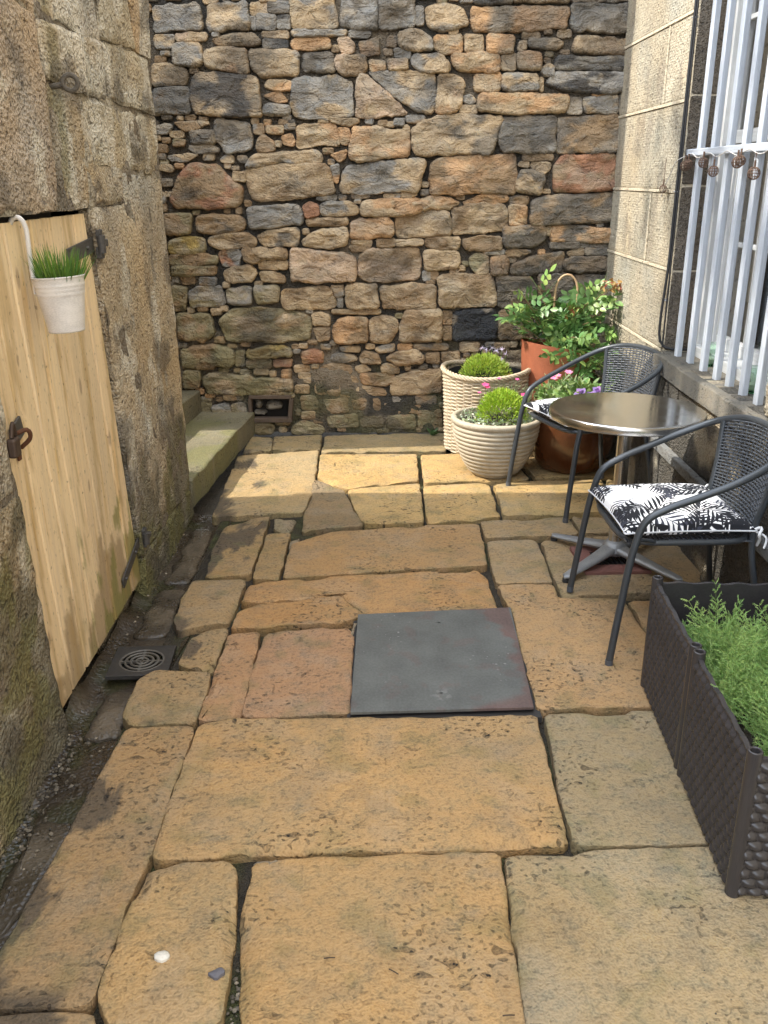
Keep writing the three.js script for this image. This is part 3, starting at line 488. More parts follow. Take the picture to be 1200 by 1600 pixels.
// ---------- the ground and the paving ----------
{
  const g = new THREE.PlaneGeometry(120, 120); g.rotateX(-PI / 2); g.translate(0, -0.1, -3); boxUV(g, 1.2); tint(g, 0.10, 0.085, 0.06);
  const m = part(scene, 'ground', g, mSoil); m.userData.kind = 'structure';
}
const stoneTone = { // base colours, linear
  A: [0.423, 0.264, 0.114], B: [0.423, 0.275, 0.125], C: [0.360, 0.231, 0.112], D: [0.423, 0.268, 0.121], E: [0.310, 0.234, 0.131], F: [0.347, 0.256, 0.139], G: [0.324, 0.222, 0.114], H: [0.385, 0.222, 0.112], I: [0.375, 0.222, 0.122],
  J: [0.324, 0.215, 0.099], K: [0.360, 0.222, 0.101], L: [0.414, 0.234, 0.095], M: [0.405, 0.251, 0.118], N: [0.333, 0.231, 0.121], O: [0.324, 0.222, 0.112], P: [0.378, 0.271, 0.138], Q: [0.450, 0.299, 0.125], R: [0.243, 0.170, 0.091], T: [0.342, 0.251, 0.125], s: [0.297, 0.234, 0.157],
};
const paving = structure('paving', 'old worn sandstone flags of many sizes with dark open joints');
const gutterX = (z) => -0.775 + 0.03 * Math.sin(z * 3.1) + (z < -3.6 ? (z + 3.6) * 0.06 : 0);
{
  let k = 0;
  for (const [c, ...a] of SLABS) {
    const seed = ++k * 3.7, tone = stoneTone[c], dz = rr(-0.004, 0.003), tx = rr(-0.004, 0.004), tz = rr(-0.004, 0.004), poly = flat2(a), small = c === 's';
    const mx = poly.reduce((s, p) => s + p[0], 0) / poly.length, mz = poly.reduce((s, p) => s + p[1], 0) / poly.length;
    const g = piece(poly, (u, v, w) => [u, w, v], {
      step: small ? 0.012 : 0.022, jit: small ? 0.003 : 0.0045, jf: 16, grow: small ? 0 : 0.0045, soft: 1, round: small ? 0.008 : 0.012, back: -0.075, e: small ? [0.004, 0.01] : [0.0025, 0.007, 0.018], n: small ? 3 : 12, tile: 1.35, seed,
      hf: (u, v, d) => {
        const edge = 0.008 * Math.pow(1 - clamp(d / 0.009), 1.6) * clamp(0.5 + 0.9 * n3(u * 17, v * 17, seed), 0.1, 1.3), chip = d < 0.03 ? 0.016 * sstep(0.35, 0.62, n3(u * 7, v * 7, seed + 4)) * sstep(0.03, 0.0, d) : 0;
        return dz + tx * (u - mx) + tz * (v - mz) + 0.0045 * fb(u * 4, v * 4, seed, 3) + 0.003 * fb(u * 16, v * 16, seed, 3) - edge - chip - (small ? 0.006 : 0);
      },
      cf: (u, v, d) => {
        let q = mul3(tone, 1 + 0.12 * fb(u * 3.2, v * 3.2, seed + 20, 4));
        const warm = 0.7 * fb(u * 3.1 + 5, v * 3.1, seed + 31, 4); q = [q[0] * (1 + 0.12 * warm), q[1], q[2] * (1 - 0.2 * warm)];
        q = mix3(q, [0.33, 0.28, 0.21], 0.2 * sstep(0.1, 0.3, fb(u * 9, v * 9, seed + 47, 4)));
        // ingrained dirt along broken edges and near the gutter, with ragged outlines
        const dirt = sstep(0.06, 0.22, fb(u * 15, v * 15, 77, 4) + 0.2 * sstep(0.03, 0.0, d) - 0.12), wet = sstep(0.0, 0.08, fb(u * 9, v * 6, 15, 4) + 0.10 - (u - gutterX(v)) * (v < -3.3 ? 1.9 : 4.2)) * (u < 0 ? 1 : 0);
        q = mix3(q, [0.16, 0.13, 0.09], 0.22 * dirt); q = mix3(q, [0.085, 0.066, 0.047], 0.85 * wet);
        const moss = sstep(0.24, 0.4, fb(u * 14, v * 14, 205, 4) + 0.25 * sstep(0.02, 0, d)); q = mix3(q, [0.13, 0.13, 0.05], 0.3 * moss);
        return q.map((x) => Math.max(0.02, x));
      },
    });
    part(paving, small ? 'chip' : 'slab', g, mPave);
  }
  // packed earth in the joints
  const bed = sheet(150, 230, (a, b) => { const x = lerp(-0.80, 1.9, a), z = lerp(0.6, -5.72, b); return [x, -0.034 + 0.010 * fb(x * 14, z * 14, 3, 3), z]; }, (a, b, q) => { const d = sstep(0.0, 0.3, fb(q[0] * 8, q[2] * 8, 50, 3)); return mix3([0.055, 0.045, 0.03], [0.075, 0.08, 0.028], d); }, (a, b, q) => [q[0] * 1.7, q[2] * 1.7]);
  const b = part(paving, 'joint_earth', bed, mSoil); b.userData.kind = 'stuff';
}
// ---------- the gutter along the left wall ----------
const gutter = structure('gutter', 'dark damp stone gutter along the foot of the left wall');
{
  const wetM = std({ map: speckTex[0], bumpMap: roughTex[1], bumpScale: 0.004, roughnessMap: speckTex[1], vertexColors: true, roughness: 0.62 });
  const g = sheet(26, 260, (a, b) => { const z = lerp(0.6, -4.32, b), x = lerp(-1.0, gutterX(z) + 0.07, a); const t = (a - 0.5) * 2; return [x, -0.052 + 0.024 * t * t * t * t + 0.006 * fb(x * 16, z * 9, 8, 3) + (a < 0.2 ? 0.02 * (0.2 - a) * 5 * (0.5 + n3(z * 9, 0, 3)) : 0), z]; },
    (a, b, q) => { const n = fb(q[0] * 6, q[2] * 6, 66, 4); return mix3(mix3([0.043, 0.032, 0.021], [0.072, 0.056, 0.038], sstep(-0.05, 0.25, n)), [0.042, 0.042, 0.018], sstep(0.1, 0.3, fb(q[0] * 11, q[2] * 7, 12, 4)) * 0.8); }, (a, b, q) => [q[0], q[2]]);
  part(gutter, 'channel_bed', g, wetM);
  // worn channel stones lying in it
  for (const [x0, x1, z0, z1, s] of [[-0.93, -0.80, -1.05, -1.98, 1], [-0.92, -0.80, -2.33, -2.62, 2], [-0.93, -0.80, -2.98, -3.42, 3], [-0.93, -0.81, -3.45, -4.1, 4]]) {
    const gg = piece([[x0, z0], [x1, z0 - 0.01], [x1 - 0.01, z1], [x0 + 0.01, z1 + 0.015]], (u, v, w) => [u, w, v], { step: 0.02, jit: 0.012, jf: 12, soft: 2, back: -0.08, e: [0.006, 0.016], n: 4, tile: 1, seed: s * 5, hf: (u, v, d) => -0.036 - 0.012 * Math.pow(1 - clamp(d / 0.03), 2) + 0.004 * fb(u * 20, v * 20, s, 3), cf: (u, v) => mix3([0.062, 0.049, 0.034], [0.125, 0.10, 0.07], sstep(0.0, 0.35, fb(u * 7, v * 7, s + 8, 4))) });
    part(gutter, 'channel_stone', gg, wetM);
  }
}
// loose gravel and grit in the gutter and the wide joint
{
  const base = new THREE.IcosahedronGeometry(1, 0), list = [];
  const put = (x, z, y, r) => { const g = base.clone(), p = g.attributes.position; const s = R() * 50; for (let i = 0; i < p.count; i++) { const k = 1 + 0.35 * n3(p.getX(i) * 2 + s, p.getY(i) * 2, p.getZ(i) * 2); p.setXYZ(i, p.getX(i) * k, p.getY(i) * k * 0.6, p.getZ(i) * k); } g.scale(r, r, r * rr(0.6, 1.2)); g.rotateY(R() * 6); g.translate(x, y, z); g.computeVertexNormals(); const k = R(), w = R() < 0.12 ? 2.4 : 1; tint(g, lerp(0.05, 0.16, k) * w, lerp(0.042, 0.135, k) * w, lerp(0.03, 0.1, k) * w); list.push(g); };
  for (let i = 0; i < 190; i++) { const z = -1.75 - R() * 0.6; put(-0.955 + Math.abs(rr(-1, 1)) * rr(0.02, 0.15), z, -0.034, rr(0.002, 0.007)); }
  for (let i = 0; i < 110; i++) put(rr(-0.955, -0.92), rr(-4.2, -0.8), -0.03, rr(0.002, 0.006));
  for (let i = 0; i < 90; i++) { const t = R(); put(lerp(-0.275, -0.318, t) + rr(-0.012, 0.012), lerp(-1.80, -1.2, t), -0.026, rr(0.002, 0.007)); }
  for (let i = 0; i < 40; i++) put(rr(0.55, 1.0), rr(-1.65, -1.3), 0.002, rr(0.001, 0.0025));
  const m = part(scene, 'gravel', list, std({ vertexColors: true, roughness: 0.8 })); tag(m, 'fine loose gravel and grit lying in the gutter and joints', 'gravel', null, 'stuff');
}
// ---------- the back wall ----------
const ZB = -5.70;
const wallTone = { t: [0.464, 0.340, 0.204], b: [0.303, 0.206, 0.115], g: [0.281, 0.255, 0.215], G: [0.173, 0.145, 0.110], o: [0.514, 0.311, 0.159], O: [0.485, 0.298, 0.155], p: [0.498, 0.356, 0.234], m: [0.265, 0.220, 0.124], d: [0.075, 0.068, 0.060], D: [0.100, 0.085, 0.070], K: [0.042, 0.043, 0.046], r: [0.364, 0.185, 0.103], y: [0.365, 0.264, 0.088] };
{
  const wall = thing('rubble_wall', 'tall rubble wall of rough brown and grey sandstone closing the far end', 'wall');
  const M = (u, v, w) => [u, v, ZB + w];
  const all = WALL_STONES.map(([c, ...a]) => ({ c, poly: flat2(a), seen: true }));
  // occupancy, then smaller stones packed into what is left
  const res = 0.008, x0 = -3.0, y0 = 0, W = Math.ceil(4.5 / res), H = Math.ceil(3.6 / res), occ = new Uint8Array(W * H);
  const inside = (P, x, y) => { let r = false; for (let i = 0, j = P.length - 1; i < P.length; j = i++) if ((P[i][1] > y) !== (P[j][1] > y) && x < ((P[j][0] - P[i][0]) * (y - P[i][1])) / (P[j][1] - P[i][1]) + P[i][0]) r = !r; return r; };
  const mark = (P, m) => { const bx = [Math.min(...P.map((p) => p[0])) - m, Math.max(...P.map((p) => p[0])) + m], by = [Math.min(...P.map((p) => p[1])) - m, Math.max(...P.map((p) => p[1])) + m]; const cx = P.reduce((s, p) => s + p[0], 0) / P.length, cy = P.reduce((s, p) => s + p[1], 0) / P.length; const w = (bx[1] - bx[0]) / 2, h = (by[1] - by[0]) / 2, Q = P.map((p) => [cx + (p[0] - cx) * (1 + m / w), cy + (p[1] - cy) * (1 + m / h)]); for (let j = Math.floor((by[0] - y0) / res); j <= (by[1] - y0) / res; j++) for (let i = Math.floor((bx[0] - x0) / res); i <= (bx[1] - x0) / res; i++) if (i >= 0 && j >= 0 && i < W && j < H && inside(Q, x0 + (i + 0.5) * res, y0 + (j + 0.5) * res)) occ[j * W + i] = 1; };
  for (const s of all) mark(s.poly, 0.006);
  mark([[-0.855, 0.08], [-0.58, 0.08], [-0.58, 0.255], [-0.855, 0.255]], 0.0);
  const free = (x, y, w, h) => { const i0 = Math.floor((x - x0) / res), i1 = Math.floor((x + w - x0) / res), j0 = Math.floor((y - y0) / res), j1 = Math.floor((y + h - y0) / res); if (i0 < 0 || j0 < 0 || i1 >= W || j1 >= H) return false; for (let j = j0; j <= j1; j += 1) for (let i = i0; i <= i1; i += 1) if (occ[j * W + i]) return false; return true; };
  const pal = ['tb', 'bt', 'gb', 'tg', 'mb', 'Gb', 'ob', 'bG', 'tb', 'bt'];
  for (const [w0, w1, h0, h1, tries] of [[0.26, 0.44, 0.13, 0.2, 900], [0.16, 0.28, 0.08, 0.14, 3000], [0.1, 0.17, 0.05, 0.09, 6000], [0.055, 0.1, 0.028, 0.055, 14000], [0.03, 0.055, 0.016, 0.03, 30000]]) for (let t = 0; t < tries; t++) {
    const w = rr(w0, w1), h = rr(h0, h1), x = rr(-3, 1.37 - w), y = rr(0, 3.55 - h); if (!free(x, y, w, h)) continue;
    const j = () => rr(-0.16, 0.16) * h, P = [[x + j(), y + j() * 0.5], [x + w / 2, y + j() * 0.4], [x + w + j(), y + j() * 0.5], [x + w + j() * 0.5, y + h / 2], [x + w + j(), y + h + j() * 0.5], [x + w / 2 + j(), y + h + j() * 0.4], [x + j(), y + h + j() * 0.5]];
    mark([[x, y], [x + w, y], [x + w, y + h], [x, y + h]], w > 0.1 ? 0.007 : 0.004);
    all.push({ c: pal[Math.floor(R() * pal.length)], poly: P, seen: x + w > -1.3 && y < 2.5, area: w * h });
  }
  const areaOf = (P) => { let a = 0; for (let i = 0; i < P.length; i++) { const p = P[i], q = P[(i + 1) % P.length]; a += p[0] * q[1] - q[0] * p[1]; } return Math.abs(a / 2); };
  all.forEach((s, i) => { s.a = areaOf(s.poly) * (s.seen ? 1 : 0.01); s.i = i; });
  const order = [...all].sort((a, b) => b.a - a.a), rest = [];
  order.forEach((s, k) => {
    const seed = s.i * 1.93 + 3, c1 = wallTone[s.c[0]], c2 = wallTone[s.c[1]], size = Math.sqrt(areaOf(s.poly)), big = size > 0.09, proud = rr(0.010, 0.034) * clamp(size / 0.12, 0.35, 1), tu = rr(-0.08, 0.08), tv = rr(-0.1, 0.06), mx = s.poly.reduce((q, p) => q + p[0], 0) / s.poly.length, my = s.poly.reduce((q, p) => q + p[1], 0) / s.poly.length;
    const lowTop = my < 0.42 && mx > -0.55 && mx < 0.35 ? 0.4 : 1; // the foot of the wall is smeared with mortar
    const g = piece(s.poly, M, {
      step: big ? 0.016 : 0.011, jit: clamp(size * 0.05, 0.0015, 0.008), jf: 22, grow: 0.007, soft: 1, round: clamp(size * 0.09, 0.003, 0.012), back: -0.06, e: big ? [0.006, 0.018] : [0.004, 0.009], n: big ? 7 : 3, tile: 0.8, seed,
      hf: (u, v, d) => { const t = clamp(d / (big ? 0.012 : 0.008)), step = Math.floor((fb(u * 5 + 2, v * 11, seed, 3) + 0.5) * 3.4) / 3.4; return (0.002 + proud * (0.35 + 0.65 * (1 - Math.pow(1 - t, 3))) + tu * (u - mx) + tv * (v - my) + t * (big ? 0.017 : 0.007) * (ridge(u * 6 + n3(u * 3, v * 3, seed), v * 11, seed, 3) * 0.8 + (step - 0.5) * 1.5) + 0.003 * fb(u * 40, v * 40, seed, 2)) * lowTop; },
      cf: (u, v) => {
        let q = mix3(c1, c2, sstep(-0.02, 0.12, fb(u * 7, v * 10, seed, 4))); q = mul3(q, 1 + 0.65 * fb(u * 13, v * 20, seed + 9, 4)); q = mix3(q, [0.46, 0.37, 0.255], 0.45 * sstep(0.1, 0.26, fb(u * 10, v * 15, seed + 17, 4)));
        if (s.c === 'oo') q = mix3(q, [0.27, 0.235, 0.18], sstep(0.055, 0.02, Math.abs(u - 0.66 + 0.03 * n3(u * 9, v * 9, 2)) - 0.03) * 0.9);
        const sootShade = sstep(0.12, 0.4, fb(u * 2.6, v * 4, 300, 4) + 0.2 * sstep(0.55, 1.1, u + 0.25 * n3(u * 3, v * 3, 4))); q = mix3(q, [0.085, 0.075, 0.062], 0.62 * sootShade);  // dark stains at random, thickened to the right to paint in shade there
        const alg = sstep(0.0, 0.3, fb(u * 5, v * 5, 320, 4) + 0.16 * sstep(-0.4, -0.9, u) - 0.1) * sstep(0.95, 0.2, v + 0.3 * n3(u * 4, v * 4, 9)); q = mix3(q, [0.17, 0.155, 0.07], 0.55 * alg);
        return q.map((x) => Math.max(0.015, x));
      },
    });
    if (k < 299) part(wall, 'stone', g, mRub); else rest.push(g);
  });
  const r = part(wall, 'small_stones', rest, mRub); r.userData.kind = 'stuff';
  const vx0 = -0.85, vx1 = -0.60, vy0 = 0.095, vy1 = 0.235; // the vent opening is a real gap in the mortar
  const band = (xa, xb, ya, yb) => sheet(Math.ceil((xb - xa) / 0.02), Math.ceil((yb - ya) / 0.02), (a, b) => { const x = lerp(xa, xb, a), y = lerp(ya, yb, b), low = sstep(0.55, 0.2, y + 0.2 * n3(x * 3, y * 3, 1)) * sstep(-0.6, -0.4, x) * sstep(0.5, 0.3, x); return [x, y, ZB - 0.02 + 0.026 * low + 0.013 * fb(x * 22, y * 22, 5, 4) + 0.012 * fb(x * 6, y * 6, 6, 3)]; },
    (a, b, q) => { const n = fb(q[0] * 5, q[1] * 5, 41, 4); let c = mix3([0.11, 0.09, 0.066], [0.27, 0.22, 0.155], sstep(-0.1 + 0.25 * sstep(0.5, 1.3, q[1]), 0.35 + 0.2 * sstep(0.5, 1.3, q[1]), n)); c = mix3(c, [0.06, 0.055, 0.045], sstep(0.05, 0.3, fb(q[0] * 4, q[1] * 4, 301, 4))); return mix3(c, [0.13, 0.125, 0.055], 0.6 * sstep(0.0, 0.3, fb(q[0] * 5, q[1] * 5, 320, 4)) * sstep(0.9, 0.2, q[1])); }, (a, b, q) => [q[0] * 1.6, q[1] * 1.6]);
  const mMortar = std({ map: roughTex[0], bumpMap: roughTex[1], bumpScale: 0.02, vertexColors: true, roughness: 0.95 });
  part(wall, 'mortar', [band(-3, vx0, 0, 3.6), band(vx1, 1.45, 0, 3.6), band(vx0, vx1, 0, vy0), band(vx0, vx1, vy1, 3.6)], mMortar);
  part(wall, 'core', boxUV(box(4.6, 3.62, 0.4, -0.75, 1.81, ZB - 0.32)), mSoil.clone()).material.vertexColors = false;
  // cope stones on top
  for (let i = 0; i < 9; i++) part(wall, 'cope_stone', boxUV(box(0.49, 0.14, 0.62, -2.75 + i * 0.5, 3.69, ZB - 0.2, 0.03)), std({ map: rubTex[0], bumpMap: rubTex[1], bumpScale: 0.02, color: lin(0.3, 0.26, 0.2) }));
  // the vent with its wooden frame, two loose stones inside
  const mOld = withTex(woodTex, [1.6, 0.4], { color: lin(0.12, 0.085, 0.06), bumpScale: 0.003, roughness: 0.9 });
  part(wall, 'vent_frame', [box(0.27, 0.022, 0.06, -0.725, 0.24, ZB + 0.004, 0.003), box(0.27, 0.026, 0.06, -0.725, 0.09, ZB + 0.006, 0.003), box(0.022, 0.13, 0.06, -0.855, 0.165, ZB, 0.003), at(box(0.026, 0.135, 0.06, 0, 0, 0, 0.003), -0.597, 0.165, ZB + 0.003, 0, 0, -0.12)], mOld);
  part(wall, 'vent_recess', [box(0.3, 0.2, 0.01, -0.725, 0.165, ZB - 0.118)], std({ color: lin(0.03, 0.025, 0.02) }));
  for (const [x, y, w, h, s] of [[-0.815, 0.18, 0.05, 0.07, 1], [-0.715, 0.165, 0.12, 0.06, 2], [-0.8, 0.118, 0.09, 0.03, 3]]) part(wall, 'loose_stone', piece([[x - w / 2, y - h / 2], [x + w / 2, y - h / 2.4], [x + w / 2.3, y + h / 2.6], [x - w / 2.4, y + h / 2]], (u, v, ww) => [u, v, ZB - 0.07 + ww], { step: 0.01, jit: 0.004, soft: 2, back: -0.04, e: [0.006, 0.014], n: 3, tile: 0.6, seed: s * 11, hf: (u, v, d) => 0.03 * clamp(d / 0.014) + 0.008 * ridge(u * 14, v * 14, s), cf: () => [0.38, 0.33, 0.26] }), mRub);
}
// ---------- the outbuilding wall on the left ----------
const LX = (h) => -0.955 - 0.012 * h;
const outb = thing('outbuilding', 'low stone outbuilding on the left with a boarded pine door', 'building');
const doorQ = { b0: 2.36, t0: 2.215, b1: 3.335, t1: 3.165, bot: 0.03, top: 1.445 }; // the crooked door opening, distances along the wall
const doorEdge = (h, side) => { const t = (h - doorQ.bot) / (doorQ.top - doorQ.bot); return side ? lerp(doorQ.b1, doorQ.t1, t) : lerp(doorQ.b0, doorQ.t0, t); };
{
  const M = (u, v, w) => [LX(v) + w, v, -u];
  const g0 = 0.016, dl = (h) => doorEdge(h, 0) - g0, dr = (h) => doorEdge(h, 1) + g0;
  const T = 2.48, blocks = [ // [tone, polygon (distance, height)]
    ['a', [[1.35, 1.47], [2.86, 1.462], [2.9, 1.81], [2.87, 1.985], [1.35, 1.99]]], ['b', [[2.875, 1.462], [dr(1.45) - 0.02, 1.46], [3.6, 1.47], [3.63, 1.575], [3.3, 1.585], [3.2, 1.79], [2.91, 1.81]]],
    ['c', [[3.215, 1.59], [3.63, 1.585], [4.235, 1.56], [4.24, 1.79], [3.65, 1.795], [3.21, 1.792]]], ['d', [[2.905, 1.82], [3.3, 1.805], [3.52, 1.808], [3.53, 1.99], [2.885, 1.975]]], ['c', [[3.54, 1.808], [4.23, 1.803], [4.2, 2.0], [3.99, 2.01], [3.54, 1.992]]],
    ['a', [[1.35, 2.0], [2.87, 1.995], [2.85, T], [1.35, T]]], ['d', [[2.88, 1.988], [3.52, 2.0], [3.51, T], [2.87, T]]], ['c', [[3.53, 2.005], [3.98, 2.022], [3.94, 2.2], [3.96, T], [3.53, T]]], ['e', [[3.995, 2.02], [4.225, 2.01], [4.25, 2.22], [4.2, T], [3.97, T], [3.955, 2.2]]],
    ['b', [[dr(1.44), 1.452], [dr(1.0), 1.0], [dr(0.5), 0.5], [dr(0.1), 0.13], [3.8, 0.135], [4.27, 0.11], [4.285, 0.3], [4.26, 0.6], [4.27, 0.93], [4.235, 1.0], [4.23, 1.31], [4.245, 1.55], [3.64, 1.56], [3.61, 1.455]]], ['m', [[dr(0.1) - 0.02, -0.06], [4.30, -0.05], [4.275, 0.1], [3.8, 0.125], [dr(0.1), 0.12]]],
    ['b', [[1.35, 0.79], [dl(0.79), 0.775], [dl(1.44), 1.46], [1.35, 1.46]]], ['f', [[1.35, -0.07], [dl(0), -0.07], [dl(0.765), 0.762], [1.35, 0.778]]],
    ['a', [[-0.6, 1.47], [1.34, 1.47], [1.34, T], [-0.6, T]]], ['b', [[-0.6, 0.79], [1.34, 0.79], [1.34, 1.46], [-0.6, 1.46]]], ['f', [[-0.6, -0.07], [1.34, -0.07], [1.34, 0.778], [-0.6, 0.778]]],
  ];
  const tn = { a: [0.47, 0.37, 0.265], b: [0.48, 0.40, 0.285], c: [0.50, 0.425, 0.30], d: [0.52, 0.455, 0.355], e: [0.53, 0.40, 0.26], m: [0.26, 0.225, 0.13], f: [0.40, 0.335, 0.235] };
  let k = 0;
  for (const [c, poly] of blocks) {
    const seed = 700 + ++k * 4.3, tone = tn[c], out = rr(-0.006, 0.006);
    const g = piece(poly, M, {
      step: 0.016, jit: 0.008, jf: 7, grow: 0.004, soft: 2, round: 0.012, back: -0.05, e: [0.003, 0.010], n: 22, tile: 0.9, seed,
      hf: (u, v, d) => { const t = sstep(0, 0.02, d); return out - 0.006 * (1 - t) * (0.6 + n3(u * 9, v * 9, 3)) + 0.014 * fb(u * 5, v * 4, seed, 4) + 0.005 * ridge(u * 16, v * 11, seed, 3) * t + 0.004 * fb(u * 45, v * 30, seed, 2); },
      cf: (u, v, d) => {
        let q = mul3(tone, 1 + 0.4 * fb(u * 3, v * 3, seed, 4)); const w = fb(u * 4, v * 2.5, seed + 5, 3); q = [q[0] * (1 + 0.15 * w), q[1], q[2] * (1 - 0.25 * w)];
        q = mix3(q, [0.68, 0.63, 0.52], 0.7 * sstep(0.12, 0.2, fb(u * 8, v * 5, 800, 5) + 0.2 * sstep(2.95, 3.1, u) * sstep(1.5, 1.62, v) - 0.04)); // old limewash in the pits, thickened high up to paint in window-reflected sunlight
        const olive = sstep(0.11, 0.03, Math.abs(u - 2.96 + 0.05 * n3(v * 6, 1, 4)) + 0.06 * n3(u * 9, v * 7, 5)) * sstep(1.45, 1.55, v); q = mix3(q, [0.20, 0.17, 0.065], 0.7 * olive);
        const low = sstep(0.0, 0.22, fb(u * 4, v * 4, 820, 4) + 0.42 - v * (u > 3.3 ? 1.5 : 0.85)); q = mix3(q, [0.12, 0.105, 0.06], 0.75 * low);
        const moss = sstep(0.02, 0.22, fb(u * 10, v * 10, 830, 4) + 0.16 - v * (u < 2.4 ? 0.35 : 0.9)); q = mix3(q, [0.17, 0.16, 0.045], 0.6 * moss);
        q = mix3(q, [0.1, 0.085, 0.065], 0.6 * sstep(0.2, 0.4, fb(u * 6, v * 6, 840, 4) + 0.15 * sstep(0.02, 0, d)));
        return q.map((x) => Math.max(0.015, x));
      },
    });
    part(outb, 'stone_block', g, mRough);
  }
  // mortar behind the blocks, in four fields round the door opening
  const field = (ua, ub, va, vb, da, db) => sheet(Math.ceil(Math.abs(ub - ua) / 0.03), Math.ceil((vb - va) / 0.03), (a, b) => { const v = lerp(va, vb, b), u = lerp(da ? da(v) : ua, db ? db(v) : ub, a); return [LX(v) - 0.009 + 0.016 * fb(u * 14, v * 14, 9, 3), v, -u]; }, (a, b, q) => mix3([0.2, 0.165, 0.12], [0.42, 0.37, 0.28], sstep(-0.2, 0.35, fb(q[2] * 6, q[1] * 6, 3, 3))), (a, b, q) => [q[2], q[1]]);
  part(outb, 'mortar', [field(-0.6, 4.235, 1.455, 2.48), field(-0.6, 2.2, -0.08, 1.455, null, (h) => doorEdge(h, 0) - 0.01), field(3.2, 4.25, -0.08, 1.455, (h) => doorEdge(h, 1) + 0.01)], mRough);
  const mCore = std({ map: rubTex[0], bumpMap: rubTex[1], bumpScale: 0.03, color: lin(0.3, 0.25, 0.18) });
  // the building's body: end wall, back, roof and the dark store behind the door
  part(outb, 'end_wall', boxUV(box(1.7, 2.56, 0.3, -1.85, 1.2, -4.07)), mCore);
  part(outb, 'front_core', [boxUV(box(0.3, 2.56, 1.28, -1.17, 1.2, -3.86 + 0.29)), boxUV(box(0.3, 2.56, 2.7, -1.17, 1.2, -0.85)), boxUV(box(0.3, 1.02, 1.0, -1.17, 1.97, -2.7))], mCore);
  part(outb, 'rear_wall', boxUV(box(0.3, 2.56, 4.6, -2.55, 1.2, -1.75)), mCore);
  part(outb, 'roof', boxUV(box(1.75, 0.1, 4.75, -1.87, 2.49, -1.86)), std({ map: speckTex[0], color: lin(0.09, 0.09, 0.1) }));
  part(outb, 'near_end_wall', boxUV(box(1.7, 2.56, 0.3, -1.85, 1.2, 0.45)), mCore);

  // the door: vertical pine boards
  const door = sub(outb, 'door');
  const mPine = withTex(woodTex, [1 / 0.6, 1 / 2.4], { vertexColors: true, bumpScale: 0.0025, roughness: 0.72 });
  const cuts = [0, 0.125, 0.27, 0.40, 0.515, 0.62, 0.745, 0.87, 1];
  for (let i = 0; i < 8; i++) {
    const a0 = cuts[i], a1 = cuts[i + 1], seed = 40 + i * 3.1, off = rr(0, 2), tone = mix3(mul3([0.86, 0.68, 0.43], rr(0.86, 1.04)), [0.72, 0.5, 0.27], rr(0, 0.35)), dx = rr(-0.0015, 0.0015);
    const pt = [0, 0, 0.045, 0.06, 0.2, 0.35, 0.5, 0.65, 0.8, 0.94, 0.955, 1, 1], pd = [0.02, 0.006, 0.0004, 0, 0, 0, 0, 0, 0, 0, 0.0004, 0.006, 0.02];
    const g = sheet(12, 110, (a, b) => { // cross profile with eased arrises
      const k = Math.round(a * 12), h = lerp(doorQ.bot + 0.01, doorQ.top - 0.006, b), f0 = doorEdge(h, 0), f1 = doorEdge(h, 1), u = lerp(lerp(f0, f1, a0) + 0.0028, lerp(f0, f1, a1) - 0.0028, pt[k]); return [LX(h) - 0.02 + dx - pd[k] + 0.0006 * n3(u * 30, h * 2, seed), h, -u];
    }, (a, b, q) => { const u = -q[2], h = q[1]; let c = mul3(tone, 1 + 0.14 * fb(u * 12, h * 1.2, seed, 3)); const damp = sstep(0.0, 0.12, fb(u * 11, h * 4, 610, 4) + 0.3 - h * 1.5), green = sstep(0.02, 0.16, fb(u * 14, h * 5, 620, 4) + 0.14 - h * 0.9) * sstep(2.5, 2.9, u); c = mix3(c, [0.25, 0.16, 0.075], 0.6 * damp); c = mix3(c, [0.23, 0.22, 0.05], 0.75 * green); const run = sstep(0.2, 0.36, fb(u * 26, h * 0.9, 630, 3)); return mix3(c, [0.42, 0.27, 0.09], 0.5 * run); },
      (a, b, q) => [-q[2] + off, q[1] + off * 1.7]);
    part(door, 'plank', g, mPine);
  }
  part(door, 'backing', [boxUV(box(0.02, 1.44, 1.16, -1.03, 0.74, -2.77))], std({ color: lin(0.03, 0.025, 0.02) }));
  const iron = std({ map: speckTex[0], bumpMap: speckTex[1], bumpScale: 0.001, color: lin(0.11, 0.105, 0.1), roughness: 0.55, metalness: 0.55 });
  const hinge = (u0, u1, h0, h1, s) => { // strap from the door to the pin on the wall
    const d = V3(0, h1 - h0, -(u1 - u0)), L = d.length(), g = sub(door, 'hinge'); const ang = Math.atan2(h1 - h0, u1 - u0), xw = LX(h0) - 0.014;
    const st = box(0.006, s, L, 0, 0, -L / 2, 0.002); st.rotateX(ang); st.translate(xw, h0, -u0); const parts = [st];
    part(g, 'strap', parts, iron); part(g, 'pin', [at(new THREE.CylinderGeometry(0.014, 0.014, s * 1.15, 16), LX(h1) + 0.012, h1, -u1 - 0.008), box(0.02, s * 1.9, 0.035, LX(h1) + 0.002, h1, -u1 - 0.018, 0.003), box(0.03, s * 0.5, 0.04, LX(h1) + 0.008, h1 + 0.003, -u1 - 0.035, 0.004)], iron);
    for (const q of [0.12, 0.7]) part(g, 'bolt', at(new THREE.SphereGeometry(0.007, 10, 8), xw + 0.004, lerp(h0, h1, q), -lerp(u0, u1, q)), iron);
  };
  hinge(2.93, 3.2, 1.318, 1.338, 0.05); hinge(3.08, 3.345, 0.13, 0.205, 0.04);
  const hasp = sub(door, 'hasp');
  part(hasp, 'plate', [at(box(0.008, 0.055, 0.075, 0, 0, 0, 0.002), LX(0.92) - 0.012, 0.915, -2.345, 0.28, 0, 0)], iron);
